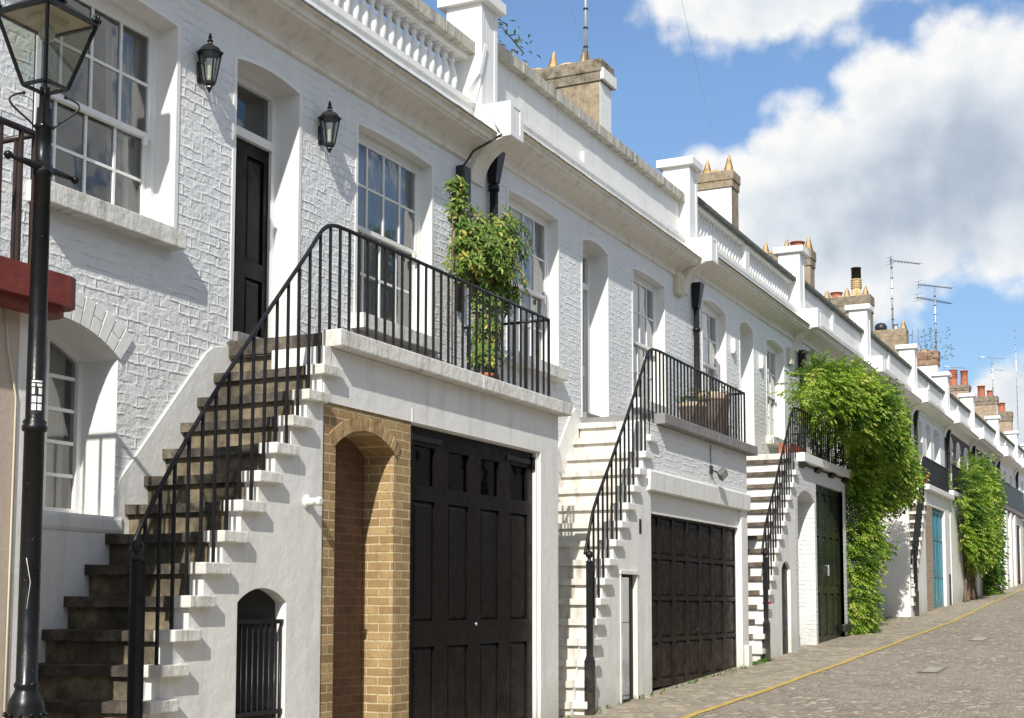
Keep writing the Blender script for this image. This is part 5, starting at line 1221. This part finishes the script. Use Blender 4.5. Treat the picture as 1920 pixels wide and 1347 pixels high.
# sprig growing from the first party pier
r = random.Random(8); f = MB()
for base, n in (((14.35,7.4,6.95),34), ((14.75,7.35,6.98),16), ((15.15,7.3,6.95),20)):
    for _ in range(n):
        p = Vector(base)+rv(r)*.2; leaf(f, p, rv(r)+Vector((.2,-.2,-.5)), Vector((0,0,1)), r.uniform(.06,.12), .03, 0 if r.random() < .6 else 1)
f.tube([(14.1,7.35,6.6),(14.3,7.4,6.9),(14.7,7.35,7.05),(15.2,7.3,6.9)], .008, 1, 4)
tag(f.build('wall_sprig', [M['leafc'], M['leafd']]), 'straggly plant growing out of the parapet beside the first tall pier', 'plant')
# weeds on the brick-topped chimney
r = random.Random(9); f = MB()
for _ in range(190):
    p = Vector((52.9+r.uniform(-.2,.6), r.choice([8.2,8.9])+r.uniform(-.55,.5), 9.5+r.random()**1.8*1.2-.3)); leaf(f, p, rv(r), Vector((0,0,1)), r.uniform(.08,.16), .05, 0 if r.random() < .7 else 1)
for k in range(4): f.tube([(53.0,8.5+k*.12,9.45),(53.1,8.4+k*.25,9.9),(53.0,8.5+k*.2,10.4)], .012, 1, 4)
tag(f.build('chimney_weeds', [M['leafc'], M['leafd']]), 'straggly weeds sprouting from the brick topped chimney', 'plant')
# grass tufts at the wall foot
r = random.Random(10); f = MB()
for _ in range(170):
    X = r.choice([r.uniform(13,20.8), r.uniform(20.6,21.6), r.uniform(27.2,34)]); Y = G-.01-r.random()**2*.12 if X < 27.6 else r.uniform(5.9,6.6); base = Vector((X,Y,gz(X)))
    for q in range(4): leaf(f, base+Vector((r.uniform(-.03,.03),r.uniform(-.02,.02),0)), rv(r)*.5+Vector((0,0,1)), Vector((0,1,0)), r.uniform(.03,.08), .012, 0)
o = f.build('weeds', M['leafc']); o['kind'] = 'stuff'

t = empty('flower_pot', 'small red pot with flowers at the near end of the balcony above the teal doors', 'potted plant', (37.1, 6.2, 3.13))
p = MB(); p.lathe([(.11,0),(.15,.2),(.17,.21),(.17,.26),(.14,.26)], (0,0,0), 14); p.build('pot', M['terra'], t)
r = random.Random(12); f = MB()
for _ in range(90): leaf(f, Vector((0,0,.3))+rv(r)*.14, rv(r)+Vector((0,0,.4)), Vector((0,0,1)), .1, .05, 1 if r.random() < .35 else 0)
f.build('foliage', [M['leafc'], M['redp']], t)
# ================================================================== aerials and wires
def aerial(label, X, Y, zb, zt, yagis, r=.022, tilt=0.):
    t = empty('tv_aerial', label, 'aerial', (X, Y, zb))
    m = MB(); m.tube([(0,0,-.3),(tilt,0,zt-zb)], r, 0, 6)
    n = int((zt-zb)/.32)
    for k in range(1, n): m.lathe([(r*1.5,0),(r*1.5,.03)], (tilt*k/n,0,(zt-zb)*k/n), 6, 1)
    m.build('mast', [M['steel'], M['blackp']], t)
    for z, L, back, n_, ang, el in yagis:
        a = MB(); d = Vector((cos(ang), sin(ang), 0)); s = Vector((-sin(ang), cos(ang), 0)); zz_ = z-zb
        a.tube([-d*back+Vector((0,0,zz_)), d*(L-back)+Vector((0,0,zz_))], .012, 0, 5)
        for k in range(n_):
            c = -d*back+d*L*k/(n_-1)+Vector((0,0,zz_)); w_ = el*(1-.35*k/n_); a.tube([c-s*w_, c+s*w_], .006, 0, 4)
        c = -d*back+Vector((0,0,zz_))
        for q in (-.12,.12): a.tube([c+Vector((0,0,q))-s*el, c+Vector((0,0,q))+s*el], .006, 0, 4)
        a.tube([c-Vector((0,0,.13)), c+Vector((0,0,.13))], .008, 0, 4)
        a.build('antenna_array', M['ironbrown'] if n_ > 9 else M['steel'], t)
    return t
AZ = radians(-42)
aerial('tall bare aerial mast on the nearest chimney', 21.2, 9.0, 9.17, 12.2, [], .028)
aerial('aerial mast with one antenna pointing right, nearer of the two standing before the cloud', 47.0, 8.72, 9.25, 11.75, [(11.65,1.25,.05,10,AZ,.2)], .03)
aerial('aerial mast with two stacked antennas on the brick topped chimney', 53.1, 8.26, 9.5, 11.95, [(12.0,1.55,.75,16,AZ,.18),(11.45,1.9,1.0,18,AZ+.2,.2)], .032, -.05)
aerial('thin aerial with a wide top antenna behind the red chimney pots', 60.6, 7.15, 8.4, 10.45, [(10.4,1.3,.65,6,AZ,.1),(9.9,.6,.05,4,AZ,.12)], .02, -.08)
aerial('slender rod aerial at the right edge of the picture', 68.0, 6.95, 8.2, 13.2, [], .016, .0)
aerial('low aerial beside the weedy chimney', 60.5, 8.7, 9.3, 10.15, [(10.1,1.1,.5,8,AZ,.1)], .02)
w = MB(); P = [Vector((10.6,6.2,11.5)), Vector((21.0,8.9,9.2))]
w.tube([P[0].lerp(P[1], k/10)+Vector((0,0,-.25*sin(pi*k/10))) for k in range(11)], .0028, 0, 4)
tag(w.build('overhead_wire', M['steel']), 'thin wire crossing the blue sky down to the nearest chimney', 'wire')
w = MB(); P = [Vector((17.0,6.3,10.4)), Vector((27.9,8.6,8.9))]
w.tube([P[0].lerp(P[1], k/10)+Vector((0,0,-.2*sin(pi*k/10))) for k in range(11)], .0028, 0, 4)
tag(w.build('overhead_wire', M['steel']), 'thin wire crossing the clouds down to the second chimney', 'wire')

# ================================================================== the row across the street (seen only in the glass)
def across():
    YO = -3.7
    t = empty('opposite_house', 'plain white terraced house across the street, only mirrored in the window glass', 'house', (0,YO,0), 'houses across the street')
    L = 6.9; z = 0
    b = MB(); wall = []
    wall_holes(b, 0, L, -1.2, 6.35, 0, [], 0, 0); b.box(0, L, -8, -.001, -1.2, 6.35, 0); b.box(0, L, -.3, .3, 6.35, 6.6, 1); b.box(0, L, -.35, -.05, 6.6, 7.5, 0)
    b.build('wall', [M['render'], M['cove']], t)
    g = MB(); 
    for k in range(5): panel_leaf(g, 3.2+k*.6, 3.8+k*.6, -.002, .02, 2.5, [(.2,1.2),(1.35,2.35)], st=.09)
    go = g.build('garage_door', M['garage1'], t); go.scale = (1,-1,1); go.location = (0,.05,0)
    for x0, w_, z0, z1 in ((.7,1.3,4.0,5.7), (2.9,.9,3.2,5.6), (4.7,1.3,4.0,5.7), (.7,1.1,.9,2.3)):
        f = MB(); f.box(x0-.06, x0+w_+.06, .0, .03, z0-.12, z1+.06, 0); f.box(x0, x0+w_, .03, .034, z0, z1, 1)
        for k in (1,2,3): f.box(x0+w_*k/4-.012, x0+w_*k/4+.012, .034, .05, z0, z1, 0)
        f.box(x0, x0+w_, .034, .052, (z0+z1)/2-.02, (z0+z1)/2+.02, 0)
        f.build('window', [M['joinery'], M['blackp']], t)
    c = MB(); c.box(-.25, .25, -4, -2.6, 6.3, 9.2); c.build('chimney', M['chimb'], t)
    return t
src = across(); src.location = (-34.5, -3.7, gz(-34.5))
for k in range(1, 15):
    x = -34.5+6.9*k; c = src.copy(); col.objects.link(c); c.location = (x, -3.7, gz(x)+.05)
    for ch in list(src.children): d = ch.copy(); col.objects.link(d); d.parent = c

# ================================================================== light, sky, camera
sun = bpy.data.lights.new('sun', 'SUN'); so = bpy.data.objects.new('sun', sun); col.objects.link(so)
sun.energy = 4.9; sun.angle = radians(.53); sun.color = (1, .955, .88)
so.rotation_euler = SD.to_track_quat('-Z', 'Y').to_euler()
world = bpy.data.worlds.new('World'); sc.world = world; world.cycles.sampling_method = 'MANUAL'; world.cycles.sample_map_resolution = 512; world.use_nodes = True
wt = world.node_tree; wt.nodes.clear()
class WN(NT):
    def __init__(s, t): s.t = t; s.b = None
t = WN(wt)
sky = t.n('ShaderNodeTexSky', sky_type='NISHITA'); sky.sun_disc = False
sky.sun_elevation = math.asin(-SD.z); sky.sun_rotation = atan2(-SD.x, -SD.y); sky.air_density = 1.0; sky.dust_density = .6; sky.ozone_density = 2.5; sky.altitude = 50
tc = t.n('ShaderNodeTexCoord').outputs['Generated']
nv = t.n('ShaderNodeVectorMath', {0:tc}, operation='NORMALIZE').outputs[0]
sp = t.n('ShaderNodeSeparateXYZ', {0:nv})
az = t.math('DEGREES', t.math('ARCTAN2', sp.outputs[1], sp.outputs[0])); el = t.math('DEGREES', t.math('ARCSINE', sp.outputs[2]))
sv = t.comb(t.math('MULTIPLY', az, 1/9.5), t.math('MULTIPLY', el, 1/9.), 3.7)
def fbm(v, sc_, det, ro, di=0.): return t.n('ShaderNodeTexNoise', {'Vector':v, 'Scale':sc_, 'Detail':det, 'Roughness':ro, 'Distortion':di}).outputs['Fac']
def billow(v, sc_):   # rounded cauliflower lumps
    w_ = t.n('ShaderNodeTexNoise', {'Vector':v, 'Scale':sc_*1.3, 'Detail':3, 'Roughness':.6}).outputs['Color']
    v_ = t.n('ShaderNodeVectorMath', {0:v, 1:t.n('ShaderNodeVectorMath', {0:w_, 3:.35/sc_*2}, operation='SCALE').outputs[0]}, operation='ADD').outputs[0]
    d = t.n('ShaderNodeTexVoronoi', {'Vector':v_, 'Scale':sc_}, feature='F1', voronoi_dimensions='2D').outputs['Distance']
    return t.math('SUBTRACT', .5, d)
wob = fbm(sv, 1.9, 8, .56)
bil = t.math('ADD', t.math('MULTIPLY', billow(sv, 3.2), .9), t.math('MULTIPLY', billow(sv, 8.), .45))
big = t.noise(sv, 1.0, 4, .5)
def ell(a, e, ra, re):
    x = t.math('DIVIDE', t.math('SUBTRACT', az, a), ra); y = t.math('DIVIDE', t.math('SUBTRACT', el, e), re)
    return t.math('SUBTRACT', 1., t.math('ADD', t.math('MULTIPLY', x, x), t.math('MULTIPLY', y, y)))
def mx(*a):
    o = a[0]
    for q in a[1:]: o = t.math('MAXIMUM', o, q)
    return o
def smx(a, b_, k=.4): return t.n('ShaderNodeMath', {0:a, 1:b_, 2:k}, operation='SMOOTH_MAX').outputs[0]
E = smx(smx(ell(13.4,15.2,6.2,4.5), ell(6.6,17.6,6.6,5.3)), ell(17.9,16.4,3.2,2.3))
E = smx(E, ell(3.2,7.6,4.0,2.6), .2)
E = smx(E, ell(15.0,25.6,6.8,3.5), .2)
away = t.mr(t.math('ABSOLUTE', t.math('SUBTRACT', az, 13.)), 13., 22., 2., 0.)
E = mx(E, t.math('SUBTRACT', t.math('MULTIPLY', t.math('SUBTRACT', big, .50), 6.), away))
dens = t.math('ADD', t.math('ADD', E, t.math('MULTIPLY', t.math('SUBTRACT', wob, .5), 2.2)), t.math('MULTIPLY', bil, .62))
mask = t.n('ShaderNodeMapRange', {'Value':dens, 'From Min':-.17, 'From Max':.42}); mask.interpolation_type = 'SMOOTHSTEP'; mask = mask.outputs[0]
sv2 = t.n('ShaderNodeVectorMath', {0:sv, 1:(.06,.07,0)}, operation='ADD').outputs[0]
wob2 = fbm(sv2, 1.9, 8, .56)
lit = t.math('ADD', t.math('MULTIPLY', bil, .16), t.math('MULTIPLY', t.math('SUBTRACT', wob, wob2), 1.3))
soft = t.noise(sv, 1.5, 3, .45)
thick = t.n('ShaderNodeMapRange', {'Value':t.math('ADD', ell(7.6,16.0,7.2,4.0), t.math('MULTIPLY', t.math('SUBTRACT', soft, .5), 4.2)), 'From Min':-.7, 'From Max':1.2}); thick.interpolation_type = 'SMOOTHSTEP'
edge = t.mr(dens, 1.3, .1, 0., .26)
low = t.mr(el, 9., 16., 1., 0.)
g = t.math('SUBTRACT', t.math('ADD', t.math('ADD', .74, lit), edge), t.math('MULTIPLY', thick.outputs[0], .50))
g = t.math('SUBTRACT', g, t.math('MULTIPLY', low, .10), clamp=True)
ccol = t.ramp(g, [(0., (.38,.46,.58)), (.35, (.52,.60,.71)), (.7, (.78,.84,.91)), (1., (1.04,1.04,1.03))])
ccol = t.n('ShaderNodeVectorMath', {0:ccol, 3:8.35}, operation='SCALE').outputs[0]
skyc = t.mix(1., sky.outputs[0], (1.0,1.0,1.0), 'MULTIPLY')
skyc = t.n('ShaderNodeVectorMath', {0:skyc, 1:(1.26,1.36,1.44)}, operation='MULTIPLY').outputs[0]
hz_ = t.mr(el, 7., 21., .74, 1.); skyc = t.n('ShaderNodeVectorMath', {0:skyc, 3:hz_}, operation='SCALE').outputs[0]
fin = t.mix(mask, skyc, ccol)
bg = t.n('ShaderNodeBackground', {'Color':fin, 'Strength':.1}); t.n('ShaderNodeOutputWorld', {'Surface':bg.outputs[0]})

cam = bpy.data.cameras.new('camera'); co = bpy.data.objects.new('camera', cam); col.objects.link(co); sc.camera = co
f_ = 2600.; th = math.atan(225/f_); yaw = math.atan(1230*cos(th)/f_)
cam.sensor_width = 36; cam.lens = f_/1920*36; cam.shift_x = -40/1920; cam.shift_y = 236.5/1920; cam.clip_end = 3000; cam.clip_start = .05
co.location = (0,0,0); co.rotation_euler = Vector((cos(yaw)*cos(th), sin(yaw)*cos(th), sin(th))).to_track_quat('-Z', 'Y').to_euler()
sc.view_settings.view_transform = 'Standard'; sc.view_settings.look = 'None'; sc.view_settings.exposure = .17; sc.view_settings.gamma = 1
sc.cycles.max_bounces = 6; sc.cycles.transparent_max_bounces = 10; sc.cycles.use_denoising = True
